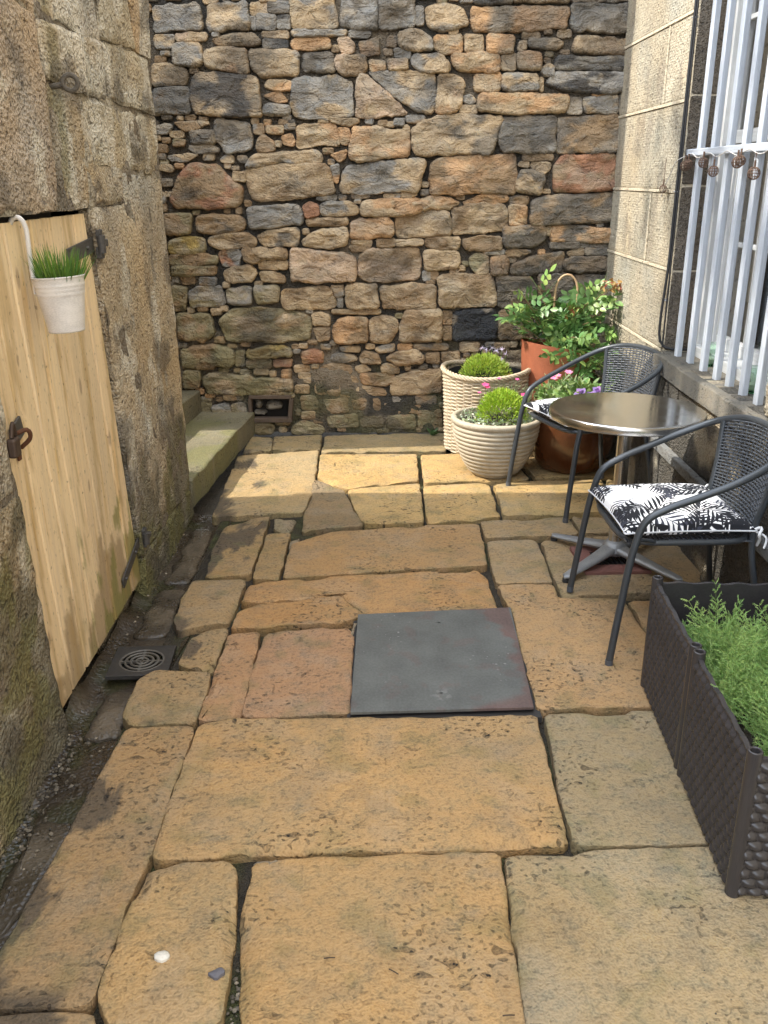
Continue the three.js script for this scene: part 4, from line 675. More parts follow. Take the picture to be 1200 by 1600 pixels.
  part(hasp, 'padlock', [box(0.025, 0.052, 0.04, LX(0.9) + 0.006, 0.893, -2.27, 0.008), tube([[LX(0.9) + 0.006, 0.92, -2.262], [LX(0.9) + 0.008, 0.955, -2.275], [LX(0.9) + 0.006, 0.92, -2.29]], 0.006, 12, 8)], std({ map: speckTex[0], color: lin(0.09, 0.06, 0.045), roughness: 0.6, metalness: 0.5 }));
  part(hasp, 'staple', [tube([[LX(0.9), 0.875, -2.33], [LX(0.9) + 0.03, 0.905, -2.325], [LX(0.9) + 0.03, 0.93, -2.31], [LX(0.9), 0.92, -2.3]], 0.006, 16, 8), box(0.006, 0.05, 0.02, LX(0.85) - 0.013, 0.862, -2.34, 0.002)], std({ map: speckTex[0], color: lin(0.14, 0.06, 0.03), roughness: 0.8, metalness: 0.3 }));
}
// ---------- the steps at the far left ----------
{
  const st = thing('stone_steps', 'worn stone steps climbing left behind the outbuilding corner', 'steps');
  const tone = [0.21, 0.185, 0.118];
  for (let i = 0; i < 6; i++) {
    const top = 0.142 * (i + 1), o = 0.345 * i, g = sub(st, 'step');
    const f = (z) => lerp(-0.95, -0.83, (-z - 4.3) / 1.4) - o, z1 = i < 2 ? -5.70 : -5.10, z0 = -4.285;
    const P = [[f(z0), z0], [f(z1), z1], [f(z1) - 0.40, z1], [f(z0) - 0.40, z0]];
    const gg = piece(P, (u, v, w) => [u, top + w, v], { step: 0.03, jit: 0.006, jf: 8, soft: 1, round: 0.01, back: -top, e: [0.004, 0.014], n: 10, tile: 1, seed: 90 + i * 7, hf: (u, v, d) => -0.008 * Math.pow(1 - clamp(d / 0.014), 2) + 0.005 * fb(u * 5, v * 5, i, 3), cf: (u, v) => mix3(mul3(tone, 1 + 0.4 * fb(u * 5, v * 5, i + 3, 4)), [0.17, 0.165, 0.06], 0.7 * sstep(0.0, 0.25, fb(u * 6, v * 6, i + 9, 4))) });
    part(g, 'tread', gg, mPave);
  }
}
// the taller house end beyond the steps; it keeps the sun off the far wall
{
  const b = thing('side_house', 'tall stone house end beyond the steps, hidden behind the outbuilding', 'building');
  const mS = std({ map: rubTex[0], bumpMap: rubTex[1], bumpScale: 0.03, color: lin(0.32, 0.27, 0.2) });
  part(b, 'wall', boxUV(box(4.0, 7.2, 0.55, -3.62, 3.6, -5.44), 1), mS); part(b, 'roof', boxUV(box(4.3, 0.15, 0.9, -3.62, 7.27, -5.5), 1), std({ color: lin(0.08, 0.08, 0.09) }));
}
// ---------- the house on the right ----------
const XR = 1.35, WF0 = 3.17, WF1 = 4.43, SILL = 0.755, WTOP = 2.72; // wall face, window opening (distances along the wall), sill height, head
const house = thing('house', 'tall ashlar sandstone house on the right with a barred sash window', 'building');
{
  const M = (u, v, w) => [XR - w, v, -u];
  const J = [-0.06, 0.34, 0.76, 1.14, 1.49, 1.875, 2.23, 2.72];
  const blocks = [];
  const row = (i, cuts) => { for (let k = 0; k + 1 < cuts.length; k++) blocks.push([cuts[k] + 0.006, cuts[k + 1] - 0.006, J[i] + 0.006, J[i + 1] - 0.006]); };
  // pier between window and corner
  row(2, [WF1, 5.70]); row(3, [WF1, 4.86, 5.70]); row(4, [WF1, 5.70]); row(5, [WF1, 4.80, 5.70]); row(6, [WF1, 5.70]);
  row(0, [2.2, 3.0, 3.75, 4.5, 5.2, 5.70]); row(1, [2.3, 2.9, 3.5, 4.1, 4.7, 5.3, 5.70]);
  for (let i = 2; i < 7; i++) row(i, i % 2 ? [1.6, 2.5, WF0] : [1.2, 2.0, WF0]);
  const tone = [0.43, 0.372, 0.27], dark = [0.062, 0.058, 0.052];
  let k = 0;
  for (const [f0, f1, h0, h1] of blocks) {
    const seed = 900 + ++k * 5.7, under = h1 < SILL + 0.02, near = f1 < 3.3, tn = mul3(tone, rr(0.92, 1.06));
    const g = piece([[f0, h0], [f1, h0], [f1, h1], [f0, h1]], M, { step: 0.02, jit: under || near ? 0.006 : 0.0015, jf: 12, soft: 1, round: 0.01, back: -0.06, e: [0.003, 0.009], n: 12, tile: under ? 0.7 : 0.85, seed,
      hf: (u, v, d) => (under ? 0.01 * fb(u * 9, v * 9, seed, 4) + (h1 < 0.4 ? 0.03 : 0) : near ? 0.012 * fb(u * 7, v * 7, seed, 4) + 0.006 * ridge(u * 14, v * 10, seed) : 0.002 * fb(u * 6, v * 6, seed, 3)) - 0.004 * Math.pow(1 - clamp(d / 0.01), 2),
      cf: (u, v, d) => { let q = mul3(tn, 1 + 0.22 * fb(u * 3, v * 3, seed, 4)); const w = fb(u * 4, v * 3, seed + 3, 3); q = [q[0] * (1 + 0.1 * w), q[1], q[2] * (1 - 0.14 * w)]; if (near) q = mix3(q, [0.36, 0.29, 0.2], sstep(-0.1, 0.3, fb(u * 5, v * 5, seed, 4)));
        const s = sstep(0.26, 0.4, fb(u * 9, v * 4, 930, 4)); q = mix3(q, [0.24, 0.2, 0.15], 0.5 * s);
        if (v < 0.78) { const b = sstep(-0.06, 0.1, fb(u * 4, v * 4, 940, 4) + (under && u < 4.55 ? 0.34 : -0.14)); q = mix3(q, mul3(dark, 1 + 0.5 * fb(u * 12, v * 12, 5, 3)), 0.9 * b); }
        return q.map((x) => Math.max(0.015, x)); } });
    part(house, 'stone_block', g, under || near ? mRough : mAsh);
  }
  // raised ribbon pointing on the pier
  const mPoint = std({ map: roughTex[0], bumpMap: roughTex[1], bumpScale: 0.006, color: lin(0.56, 0.48, 0.35), roughness: 0.95 });
  for (const h of [0.76, 1.14, 1.49, 1.875, 2.23]) part(house, 'pointing', boxUV(box(0.008, 0.015, 5.69 - WF1 - 0.01, XR - 0.001, h, -(WF1 + 5.69) / 2, 0.003)), mPoint);
  for (const [f, a, b] of [[4.86, 1.15, 1.48], [4.80, 1.885, 2.22]]) part(house, 'pointing', boxUV(box(0.008, b - a, 0.013, XR - 0.001, (a + b) / 2, -f, 0.003)), mPoint);
  // the body of the wall with the two window openings left open
  const mBody = std({ map: ashTex[0], bumpMap: ashTex[1], bumpScale: 0.006, color: lin(0.6, 0.52, 0.39) });
  const X0 = XR + 0.012, T = 0.34, U0 = 4.0, U1 = 6.1, TOP = 8.2, wallBox = (f0, f1, h0, h1, t = T, x = X0) => boxUV(box(t, h1 - h0, f1 - f0, x + t / 2, (h0 + h1) / 2, -(f0 + f1) / 2));
  part(house, 'wall_body', [wallBox(WF1, 6.3, -0.1, TOP), wallBox(-3, WF0, -0.1, TOP), wallBox(WF0, WF1, -0.1, SILL - 0.06), wallBox(WF0, WF1, WTOP, U0), wallBox(WF0, WF1, U1, TOP)], mBody);
  part(house, 'roof', boxUV(box(6.5, 0.2, 9.6, XR + 3.1, TOP + 0.1, -1.65)), std({ color: lin(0.07, 0.07, 0.08) }));
  part(house, 'rear_wall', boxUV(box(0.3, TOP, 9.4, XR + 5.8, TOP / 2, -1.65)), mBody);
  // rough reveal stones of the far jamb; their shade is painted into the dark colour
  for (let i = 0; i < 5; i++) { const h0 = [0.765, 1.14, 1.52, 1.9, 2.3][i], h1 = [1.13, 1.51, 1.89, 2.29, 2.715][i]; part(house, 'reveal_stone', piece([[XR + 0.015, h0], [XR + 0.19, h0], [XR + 0.19, h1], [XR + 0.015, h1]], (u, v, w) => [u, v, -WF1 + w], { step: 0.03, jit: 0.002, soft: 1, round: 0.006, back: -0.005, e: [0.003, 0.008], n: 5, tile: 0.7, seed: 60 + i * 9, hf: (u, v, d) => 0.006 + 0.003 * fb(u * 12, v * 12, i, 3) - 0.003 * (d < 0.004 ? 1 : 0), cf: (u, v) => mul3([0.17, 0.14, 0.105], 1 + 0.4 * fb(u * 8, v * 8, i, 3)) }), mRough); }
  // the sill
  part(house, 'sill', piece([[WF0 - 0.06, 1.313], [WF1 + 0.03, 1.318], [WF1 + 0.03, 1.66], [WF0 - 0.06, 1.66]], (u, v, w) => [v, SILL + w - 0.012 * (1.66 - v), -u], { step: 0.025, jit: 0.004, jf: 10, soft: 1, round: 0.012, back: -0.085, e: [0.004, 0.012], n: 9, tile: 0.8, seed: 33, hf: (u, v, d) => -0.008 * Math.pow(1 - clamp(d / 0.012), 2) + 0.003 * fb(u * 9, v * 9, 4, 3), cf: (u, v) => mix3([0.22, 0.195, 0.155], [0.075, 0.07, 0.06], sstep(-0.14, 0.25, fb(u * 6, v * 6, 71, 4))) }), mPave);
  part(house, 'rough_patch', piece([[3.02, 0.58], [3.2, 0.56], [3.24, 0.7], [3.1, 0.73], [3.0, 0.69]], M, { step: 0.015, jit: 0.01, soft: 2, back: -0.02, e: [0.008, 0.02], n: 4, tile: 0.6, seed: 51, hf: (u, v, d) => 0.02 * clamp(d / 0.02) + 0.012 * fb(u * 20, v * 20, 3, 3), cf: () => [0.42, 0.36, 0.26] }), mRough);
  part(house, 'plinth_ledge', boxUV(box(0.035, 0.045, 6.7, XR - 0.032, 0.345, -2.3, 0.006)), std({ map: roughTex[0], bumpMap: roughTex[1], bumpScale: 0.006, color: lin(0.2, 0.2, 0.19) }));
  // windows
  const white = std({ map: speckTex[0], color: lin(0.62, 0.63, 0.63), roughness: 0.45 }), glass = new THREE.MeshPhysicalMaterial({ color: 0xffffff, transmission: 1, thickness: 0, roughness: 0.03, ior: 1.52 });
  const room = std({ color: lin(0.1, 0.09, 0.08) });
  const makeWindow = (h0, h1, gl) => {
    const w = sub(house, 'window'), xf = XR + 0.18, fm = (WF0 + WF1) / 2, hm = (h0 + h1) / 2, W = WF1 - WF0, sashF = (a, b, x, hh0, hh1) => [box(0.04, hh1 - hh0, 0.05, x, (hh0 + hh1) / 2, -a - 0.025, 0.004), box(0.04, hh1 - hh0, 0.05, x, (hh0 + hh1) / 2, -b + 0.025, 0.004), box(0.04, 0.055, b - a - 0.1, x, hh0 + 0.0275, -(a + b) / 2, 0.004), box(0.04, 0.045, b - a - 0.1, x, hh1 - 0.0225, -(a + b) / 2, 0.004)];
    part(w, 'frame', [box(0.11, h1 - h0, 0.06, xf + 0.03, hm, -WF0 - 0.03, 0.004), box(0.11, h1 - h0, 0.06, xf + 0.03, hm, -WF1 + 0.03, 0.004), box(0.11, 0.06, W - 0.12, xf + 0.03, h1 - 0.03, -fm, 0.004), box(0.14, 0.05, W - 0.12, xf + 0.02, h0 + 0.02, -fm, 0.004)], white);
    const a = WF0 + 0.06, b = WF1 - 0.06, mid = h0 + (h1 - h0) * 0.485;
    part(w, 'lower_sash', sashF(a, b, xf + 0.06, h0 + 0.045, mid + 0.02), white); part(w, 'upper_sash', sashF(a, b, xf + 0.015, mid - 0.02, h1 - 0.06), white);
    for (const [x, p, q] of [[xf + 0.06, h0 + 0.1, mid - 0.025], [xf + 0.015, mid + 0.035, h1 - 0.105]]) {
      for (const t of [1 / 3, 2 / 3]) part(w, 'glazing_bar', box(0.03, q - p, 0.02, x, (p + q) / 2, -lerp(a, b, t), 0.003), white);
      part(w, 'glazing_bar', [box(0.028, 0.02, b - a - 0.1, x, (p + q) / 2, -fm, 0.003)], white);
      for (let i = 0; i < 3; i++) for (let j = 0; j < 2; j++) { const f0 = lerp(a + 0.05, b - 0.05, i / 3), f1 = lerp(a + 0.05, b - 0.05, (i + 1) / 3), g0 = lerp(p, q, j / 2), g1 = lerp(p, q, (j + 1) / 2), pg = new THREE.PlaneGeometry(f1 - f0 - 0.004, g1 - g0 - 0.004); pg.rotateY(-PI / 2); pg.translate(x + 0.002, (g0 + g1) / 2, -(f0 + f1) / 2); part(w, 'pane', pg, gl); }
    }
    part(w, 'inner_sill', box(0.2, 0.04, W + 0.1, xf + 0.19, h0 + 0.01, -fm, 0.004), white);
    part(w, 'shutter', [box(0.02, h1 - h0 - 0.1, 0.26, xf + 0.2, hm, -WF1 - 0.02, 0.004), box(0.008, (h1 - h0) * 0.4, 0.18, xf + 0.187, hm - 0.35, -WF1 - 0.02, 0.003)], std({ color: lin(0.5, 0.45, 0.36), roughness: 0.6 }));
    const rb = (x0, x1, y0, y1, z0, z1) => box(x1 - x0, y1 - y0, z1 - z0, (x0 + x1) / 2, (y0 + y1) / 2, (z0 + z1) / 2);
    part(w, 'room', [rb(4.6, 4.7, h0 - 0.78, h1 + 0.3, -6.2, 1), rb(1.9, 4.7, h0 - 0.88, h0 - 0.78, -6.2, 1), rb(1.9, 4.7, h1 + 0.3, h1 + 0.4, -6.2, 1), rb(1.7, 4.7, h0 - 0.9, h1 + 0.3, -6.3, -6.2), rb(1.7, 4.7, h0 - 0.9, h1 + 0.3, 1, 1.1)], room);
    return w;
  };
  makeWindow(SILL, WTOP, glass);
  makeWindow(U0, U1, glass);
}
// the black cable down the edge of the pier
{
  const c = thing('wall_cable', 'thin black cable clipped down the edge of the stone pier', 'cable');
  const mk = std({ color: lin(0.015, 0.015, 0.016), roughness: 0.6 });
  part(c, 'cable', [tube([[XR - 0.008, 2.9, -WF1 + 0.004], [XR - 0.01, 2.2, -WF1 + 0.012], [XR - 0.009, 1.7, -WF1 + 0.01], [XR - 0.01, 1.2, -WF1 + 0.014], [XR - 0.01, 0.8, -WF1 + 0.012], [XR + 0.02, 0.775, -WF1 + 0.025], [XR + 0.12, 0.768, -WF1 + 0.03]], 0.0065, 60, 8), tube([[XR - 0.004, 2.9, -WF1 + 0.018], [XR - 0.004, 2.1, -WF1 + 0.022], [XR - 0.002, 1.4, -WF1 + 0.02], [XR - 0.002, 0.78, -WF1 + 0.022]], 0.004, 50, 6)], mk);
  for (const h of [2.2, 1.49, 1.0]) part(c, 'clip', tube([[XR + 0.004, h + 0.004, -WF1 - 0.012], [XR - 0.018, h, -WF1 + 0.005], [XR + 0.004, h, -WF1 + 0.022]], 0.003, 10, 6), std({ color: lin(0.3, 0.3, 0.3) }));
}
// the white bars in front of the window
{
  const gr = thing('window_grille', 'white painted vertical security bars standing on the window sill', 'grille');
  const wp = std({ map: speckTex[0], bumpMap: speckTex[1], bumpScale: 0.0015, color: lin(0.56, 0.60, 0.655), roughness: 0.35 });
  for (const f of [4.32, 4.14, 3.955, 3.785, 3.635, 3.485, 3.335]) part(gr, 'bar', at(box(0.026, 2.02, 0.034, 0, 0, 0, 0.004), XR + 0.05, 1.7605, -f, 0, 0.1, 0), wp);
  part(gr, 'rail', [box(0.014, 0.03, WF1 - WF0 + 0.04, XR + 0.026, 1.655, -(WF0 + WF1) / 2 - 0.01, 0.004)], wp); part(gr, 'rail', [box(0.014, 0.03, WF1 - WF0 + 0.04, XR + 0.026, 2.6, -(WF0 + WF1) / 2, 0.004)], wp);
}
// fairy lights in little wire cages along the rail
{
  const s = thing('string_lights', 'string of small wire cage lights hung along the bar rail', 'string lights');
  const wire = std({ color: lin(0.16, 0.10, 0.07), roughness: 0.5, metalness: 0.6 }), pts = [];
  for (let i = 0; i <= 24; i++) { const f = 4.62 - i * 0.062; pts.push([XR + (f > 4.42 ? -0.02 : 0.012), 1.64 - (f > 4.42 ? (f - 4.42) * 0.9 : 0) + 0.01 * Math.sin(i * 1.7), -f]); }
  part(s, 'wire', tube(pts, 0.0022, 90, 6), std({ color: lin(0.5, 0.48, 0.45), roughness: 0.5 }));
  for (const [f, y, r] of [[4.56, 1.50, 0.018], [4.37, 1.60, 0.022], [4.33, 1.605, 0.02], [4.13, 1.61, 0.02], [3.99, 1.575, 0.021], [3.73, 1.605, 0.021], [3.70, 1.61, 0.019], [3.55, 1.565, 0.022], [3.36, 1.605, 0.021]]) {
    const l = []; for (let k = 0; k < 6; k++) { const a = (k / 6) * PI; const t = new THREE.TorusGeometry(r, 0.0014, 5, 20); t.rotateY(a); l.push(t); } for (const q of [-0.5, 0, 0.5]) { const t = new THREE.TorusGeometry(r * Math.sqrt(1 - q * q), 0.0014, 5, 20); t.rotateX(PI / 2); t.translate(0, q * r, 0); l.push(t); }
    l.push(cyl(0.004, 0.004, 0.03, 0, r * 0.7, 0, 8), bar([0, r, 0], [0, Math.max(r, 1.635 - y), 0], 0.0015, 5));
    const g = merge(l); g.translate(XR + (f > 4.45 ? -0.03 : 0.004), y, -f); part(s, 'cage', g, wire);
  }
}
// glass tumblers on the sill
{
  const jar = new THREE.MeshPhysicalMaterial({ color: lin(0.82, 0.93, 0.85), transmission: 1, thickness: 0.004, roughness: 0.06, ior: 1.5, attenuationColor: lin(0.45, 0.75, 0.55), attenuationDistance: 0.02 });
  const prof = [[0, 0], [0.032, 0], [0.034, 0.006], [0.038, 0.1], [0.0365, 0.101], [0.031, 0.012], [0, 0.01]];
  [[4.08, 'green tinted ribbed glass jar nearer the far window jamb'], [3.53, 'green tinted ribbed glass jar behind the nearer window bars']].forEach(([f, l]) => { const g = lathe(prof, 48), p = g.attributes.position; for (let i = 0; i < p.count; i++) { const x = p.getX(i), z = p.getZ(i), a = Math.atan2(z, x), k = 1 + 0.02 * Math.cos(a * 16); p.setX(i, x * k); p.setZ(i, z * k); } g.computeVertexNormals(); const t = thing('glass_jar', l, 'jar', [XR + 0.115, SILL - 0.0008, -f], 0, 'glass jars on the window sill'); part(t, 'body', g, jar); part(t, 'wax', cyl(0.028, 0.031, 0.02, 0, 0.0125, 0, 24), std({ color: lin(0.7, 0.7, 0.6), roughness: 0.5 })); });
}
// things on the inner sill
{
  const xs = XR + 0.37, ys = SILL + 0.032;
  const p1 = thing('terracotta_pot', 'small terracotta pot on the inner window sill', 'plant pot', [xs, ys, -3.62]);
  part(p1, 'body', lathe([[0, 0], [0.045, 0], [0.06, 0.09], [0.067, 0.09], [0.068, 0.12], [0.058, 0.12], [0.05, 0.02], [0, 0.02]], 32), std({ color: lin(0.5, 0.16, 0.06), roughness: 0.8 }));
  const p2 = thing('storage_tin', 'pale tin with a tan band on the inner window sill', 'tin', [xs, ys, -3.79]);
  part(p2, 'body', cyl(0.045, 0.045, 0.2, 0, 0, 0, 32), std({ color: lin(0.62, 0.6, 0.52), roughness: 0.5 })); part(p2, 'label_band', cyl(0.0455, 0.0455, 0.07, 0, 0.06, 0, 32), std({ color: lin(0.5, 0.36, 0.2), roughness: 0.7 }));
  const p3 = thing('woven_shade', 'tan woven basket standing high behind the glass', 'basket', [XR + 0.75, 1.32, -3.95]);
  const l = []; for (let i = 0; i < 26; i++) { const t = new THREE.TorusGeometry(0.10 + 0.02 * Math.sin(i / 26 * PI), 0.0085, 6, 40); t.rotateX(PI / 2); t.translate(0, i * 0.0155, 0); l.push(t); }
  part(p3, 'weave', l, std({ color: lin(0.45, 0.27, 0.12), roughness: 0.8 })); part(p3, 'stand', [cyl(0.02, 0.02, 1.34, 0, -1.34, 0, 12), cyl(0.16, 0.14, 0.02, 0, -1.345, 0, 24)], std({ color: lin(0.1, 0.07, 0.05) }));
}
// ---------- leaf builder ----------
class Leaves {
  constructor() { this.p = []; this.c = []; this.i = []; this.uv = []; }
  // a leaf from base a along dir, width wid, n segments, curved by bend towards down
  leaf(a, dir, side, len, wid, col, bend = 0.3, n = 3, fold = 0.15, shape = 'oval') {
    const s0 = this.p.length / 3, d = dir.clone().normalize(), s = side.clone().addScaledVector(d, -side.dot(d)).normalize(), up = s.clone().cross(d), q = a.clone(), cur = d.clone();
    for (let k = 0; k <= n; k++) {
      const t = k / n, w = wid * 0.5 * (shape === 'blade' ? 1 - t * t * 0.95 : shape === 'strap' ? Math.pow(Math.sin(PI * clamp(0.12 + t * 0.86)), 0.5) : Math.sin(PI * clamp(0.06 + t * 0.92)) * (1.15 - 0.35 * t)), f = fold * w;
      for (const e of [-1, 0, 1]) { this.p.push(q.x + s.x * w * e + up.x * f * Math.abs(e), q.y + s.y * w * e + up.y * f * Math.abs(e), q.z + s.z * w * e + up.z * f * Math.abs(e)); const m = 0.9 + 0.2 * hash(s0, k, e + 2); this.c.push(col[0] * m, col[1] * m, col[2] * m); this.uv.push(e * 0.5 + 0.5, t); }
      cur.y -= bend / n; cur.normalize(); q.addScaledVector(cur, len / n);
    }
    for (let k = 0; k < n; k++) { const b = s0 + k * 3; this.i.push(b, b + 1, b + 3, b + 1, b + 4, b + 3, b + 1, b + 2, b + 4, b + 2, b + 5, b + 4); }
    return q;
  }
  ribbon(a, b, w, col) { const d = b.clone().sub(a), s = V3(-d.z, 0.2 * d.y, d.x).normalize().multiplyScalar(w / 2), t = s.clone().cross(d).normalize().multiplyScalar(w / 2), s0 = this.p.length / 3; for (const [q, o] of [[a, s], [a, s.clone().negate()], [b, s], [b, s.clone().negate()], [a, t], [a, t.clone().negate()], [b, t], [b, t.clone().negate()]]) { this.p.push(q.x + o.x, q.y + o.y, q.z + o.z); this.c.push(...col); this.uv.push(0, 0); } this.i.push(s0, s0 + 1, s0 + 2, s0 + 1, s0 + 3, s0 + 2, s0 + 4, s0 + 5, s0 + 6, s0 + 5, s0 + 7, s0 + 6); }
  build() { const g = new THREE.BufferGeometry(); g.setAttribute('position', new THREE.Float32BufferAttribute(this.p, 3)); g.setAttribute('color', new THREE.Float32BufferAttribute(this.c, 3)); g.setAttribute('uv', new THREE.Float32BufferAttribute(this.uv, 2)); g.setIndex(this.i); g.computeVertexNormals(); return g; }
}
const rdir = () => { const z = rr(-1, 1), a = rr(0, 2 * PI), q = Math.sqrt(1 - z * z); return V3(q * Math.cos(a), z, q * Math.sin(a)); };
const mLeaf = new THREE.MeshPhysicalMaterial({ vertexColors: true, roughness: 0.62, transmission: 0.35, thickness: 0, side: THREE.DoubleSide });
const mGloss = new THREE.MeshPhysicalMaterial({ vertexColors: true, roughness: 0.42, transmission: 0.28, thickness: 0, side: THREE.DoubleSide });
const mPetal = new THREE.MeshPhysicalMaterial({ vertexColors: true, roughness: 0.8, transmission: 0.35, thickness: 0, side: THREE.DoubleSide });
const vary = (c, k = 0.25) => { const m = 1 + rr(-k, k); return [c[0] * m * (1 + rr(-0.15, 0.15)), c[1] * m, c[2] * m]; };
// a cushion of fine upright leaves
function mound(L, cx, cy, cz, rx, h, n, col, len = 0.028, wid = 0.0035) { for (let i = 0; i < n; i++) { const a = rr(0, 2 * PI), r = Math.sqrt(R()), x = r * Math.cos(a), z = r * Math.sin(a), y = Math.sqrt(Math.max(0, 1 - r * r)); const d = V3(x * 0.9 + rr(-0.5, 0.5), 0.5 + y * 0.8, z * 0.9 + rr(-0.5, 0.5)), k = rr(0.72, 1.06); L.leaf(V3(cx + x * rx * k, cy + y * h * k - 0.012, cz + z * rx * k), d, rdir(), len * rr(0.7, 1.3), wid * rr(0.8, 1.4), vary(col, 0.3), rr(-0.1, 0.5), 2, 0.2, 'blade'); } }
function flower(L, p, r, col, n = 5, tilt = V3(0, 1, 0.3)) { const t = tilt.clone().normalize(), s = rdir().cross(t).normalize(), b = t.clone().cross(s); for (let k = 0; k < n; k++) { const a = (k / n) * 2 * PI + rr(-0.1, 0.1), d = s.clone().multiplyScalar(Math.cos(a)).addScaledVector(b, Math.sin(a)).addScaledVector(t, 0.35); L.leaf(p, d, d.clone().cross(t), r, r * 0.95, vary(col, 0.12), 0.25, 3, 0.1); } }
const mPotSoil = std({ map: soilTex[0], bumpMap: soilTex[1], bumpScale: 0.01, color: lin(0.05, 0.038, 0.028), roughness: 1 });
const disc = (r, y, x = 0, z = 0) => { const g = new THREE.CircleGeometry(r, 40); g.rotateX(-PI / 2); g.translate(x, y, z); return g; };

// ---------- wicker basket planter ----------
{
  const t = thing('wicker_basket', 'tall round wicker basket planter with lilac flowers against the far wall', 'basket', [0.61, 0, -5.38]);
  const H = 0.475, rad = (y) => 0.235 + 0.02 * Math.pow(y / H, 1.5), cane = std({ map: woodTex[0], bumpMap: speckTex[1], bumpScale: 0.001, vertexColors: true, roughness: 0.75 });
  const rows = 46, stakes = 30, nu = stakes * 12, nv = rows * 4;
  const rimY = (a) => H + 0.012 * Math.sin(a * 2 + 1) ;
  part(t, 'woven_side', sheet(nu, nv, (u, v) => { const a = u * 2 * PI, r0 = v * rows, row = Math.floor(r0), fy = r0 - row, ph = (row % 2) * PI, w = Math.cos((u * stakes) * PI + ph), y = v * rimY(a); const r = rad(y) + 0.0042 * w + 0.0045 * Math.sqrt(Math.max(0, Math.sin(PI * fy))) + 0.001 * n3(u * 90, row, 3); return [r * Math.cos(a), y, r * Math.sin(a)]; }, (u, v) => { const row = Math.floor(v * rows), k = 0.72 + 0.5 * hash(row, Math.floor(u * stakes / 5 + row * 0.37), 5); return [0.50 * k, 0.415 * k, 0.295 * k]; }, (u, v) => [u * 0.3, v * 12]), cane);
  part(t, 'stakes', Array.from({ length: stakes }, (_, i) => { const a = (i + 0.5) / stakes * 2 * PI; return tint(tube([[rad(0) * Math.cos(a), 0.005, rad(0) * Math.sin(a)], [rad(H / 2) * Math.cos(a), H / 2, rad(H / 2) * Math.sin(a)], [rad(H) * Math.cos(a), H, rad(H) * Math.sin(a)]], 0.005, 8, 6), 0.5, 0.4, 0.27); }), cane);
  const rim = []; for (let k = 0; k < 4; k++) { const pts = []; for (let i = 0; i < 120; i++) { const a = (i / 120) * 2 * PI, q = a * 15 + (k * PI) / 2; pts.push(V3((rad(H) + 0.002 + 0.010 * Math.cos(q)) * Math.cos(a), rimY(a) + 0.002 + 0.010 * Math.sin(q), (rad(H) + 0.002 + 0.010 * Math.cos(q)) * Math.sin(a))); } const k2 = rr(0.85, 1.1); rim.push(tint(tube(pts, 0.0065, 420, 6, true), 0.52 * k2, 0.42 * k2, 0.29 * k2)); }
  part(t, 'braided_rim', rim, cane);
  part(t, 'liner', [lathe([[0.21, 0.2], [0.232, 0.462]], 48), disc(0.222, 0.39)], std({ color: lin(0.015, 0.015, 0.014), roughness: 0.9, side: THREE.DoubleSide }));
  const L = new Leaves(); mound(L, -0.01, 0.43, 0.03, 0.15, 0.145, 3200, [0.38, 0.50, 0.06], 0.018, 0.0055); mound(L, 0.08, 0.41, -0.02, 0.05, 0.04, 250, [0.3, 0.42, 0.2]); for (let i = 0; i < 160; i++) L.leaf(V3(rr(-0.2, -0.09), 0.415 + rr(0, 0.02), rr(0.02, 0.15)), V3(rr(-1, 1), 0.6, rr(-1, 1)), rdir(), 0.022, 0.013, vary([0.28, 0.36, 0.16]), 0.3, 2);
  part(t, 'green_cushion_plant', L.build(), mLeaf);
  const F = new Leaves(); for (const [x, y, z] of [[-0.03, 0.605, 0.0], [0.03, 0.60, -0.02], [0.055, 0.59, 0.02], [0.09, 0.595, -0.01], [0.115, 0.57, 0.0], [0.085, 0.55, 0.05], [0.0, 0.585, -0.04]]) { F.ribbon(V3(x * 0.8, 0.43, z), V3(x, y, z), 0.0022, [0.2, 0.3, 0.08]); for (let i = 0; i < 22; i++) F.leaf(V3(x, y, z), rdir(), rdir(), 0.02, 0.011, vary([0.78, 0.68, 0.88], 0.1), 0, 1); }
  for (const [x, y, z] of [[-0.08, 0.58, 0.02], [-0.12, 0.56, 0.04], [0.05, 0.59, 0.05]]) F.ribbon(V3(x * 0.8, 0.43, z), V3(x, y, z), 0.003, [0.3, 0.36, 0.1]);
  part(t, 'lilac_flowers', F.build(), mPetal); const Q = new Leaves(); flower(Q, V3(0.14, 0.45, 0.105), 0.032, [0.75, 0.03, 0.07], 7); flower(Q, V3(0.125, 0.44, 0.12), 0.024, [0.7, 0.02, 0.07], 5); Q.ribbon(V3(0.13, 0.39, 0.1), V3(0.14, 0.45, 0.105), 0.003, [0.2, 0.3, 0.08]); part(t, 'red_flower', Q.build(), mPetal);
}
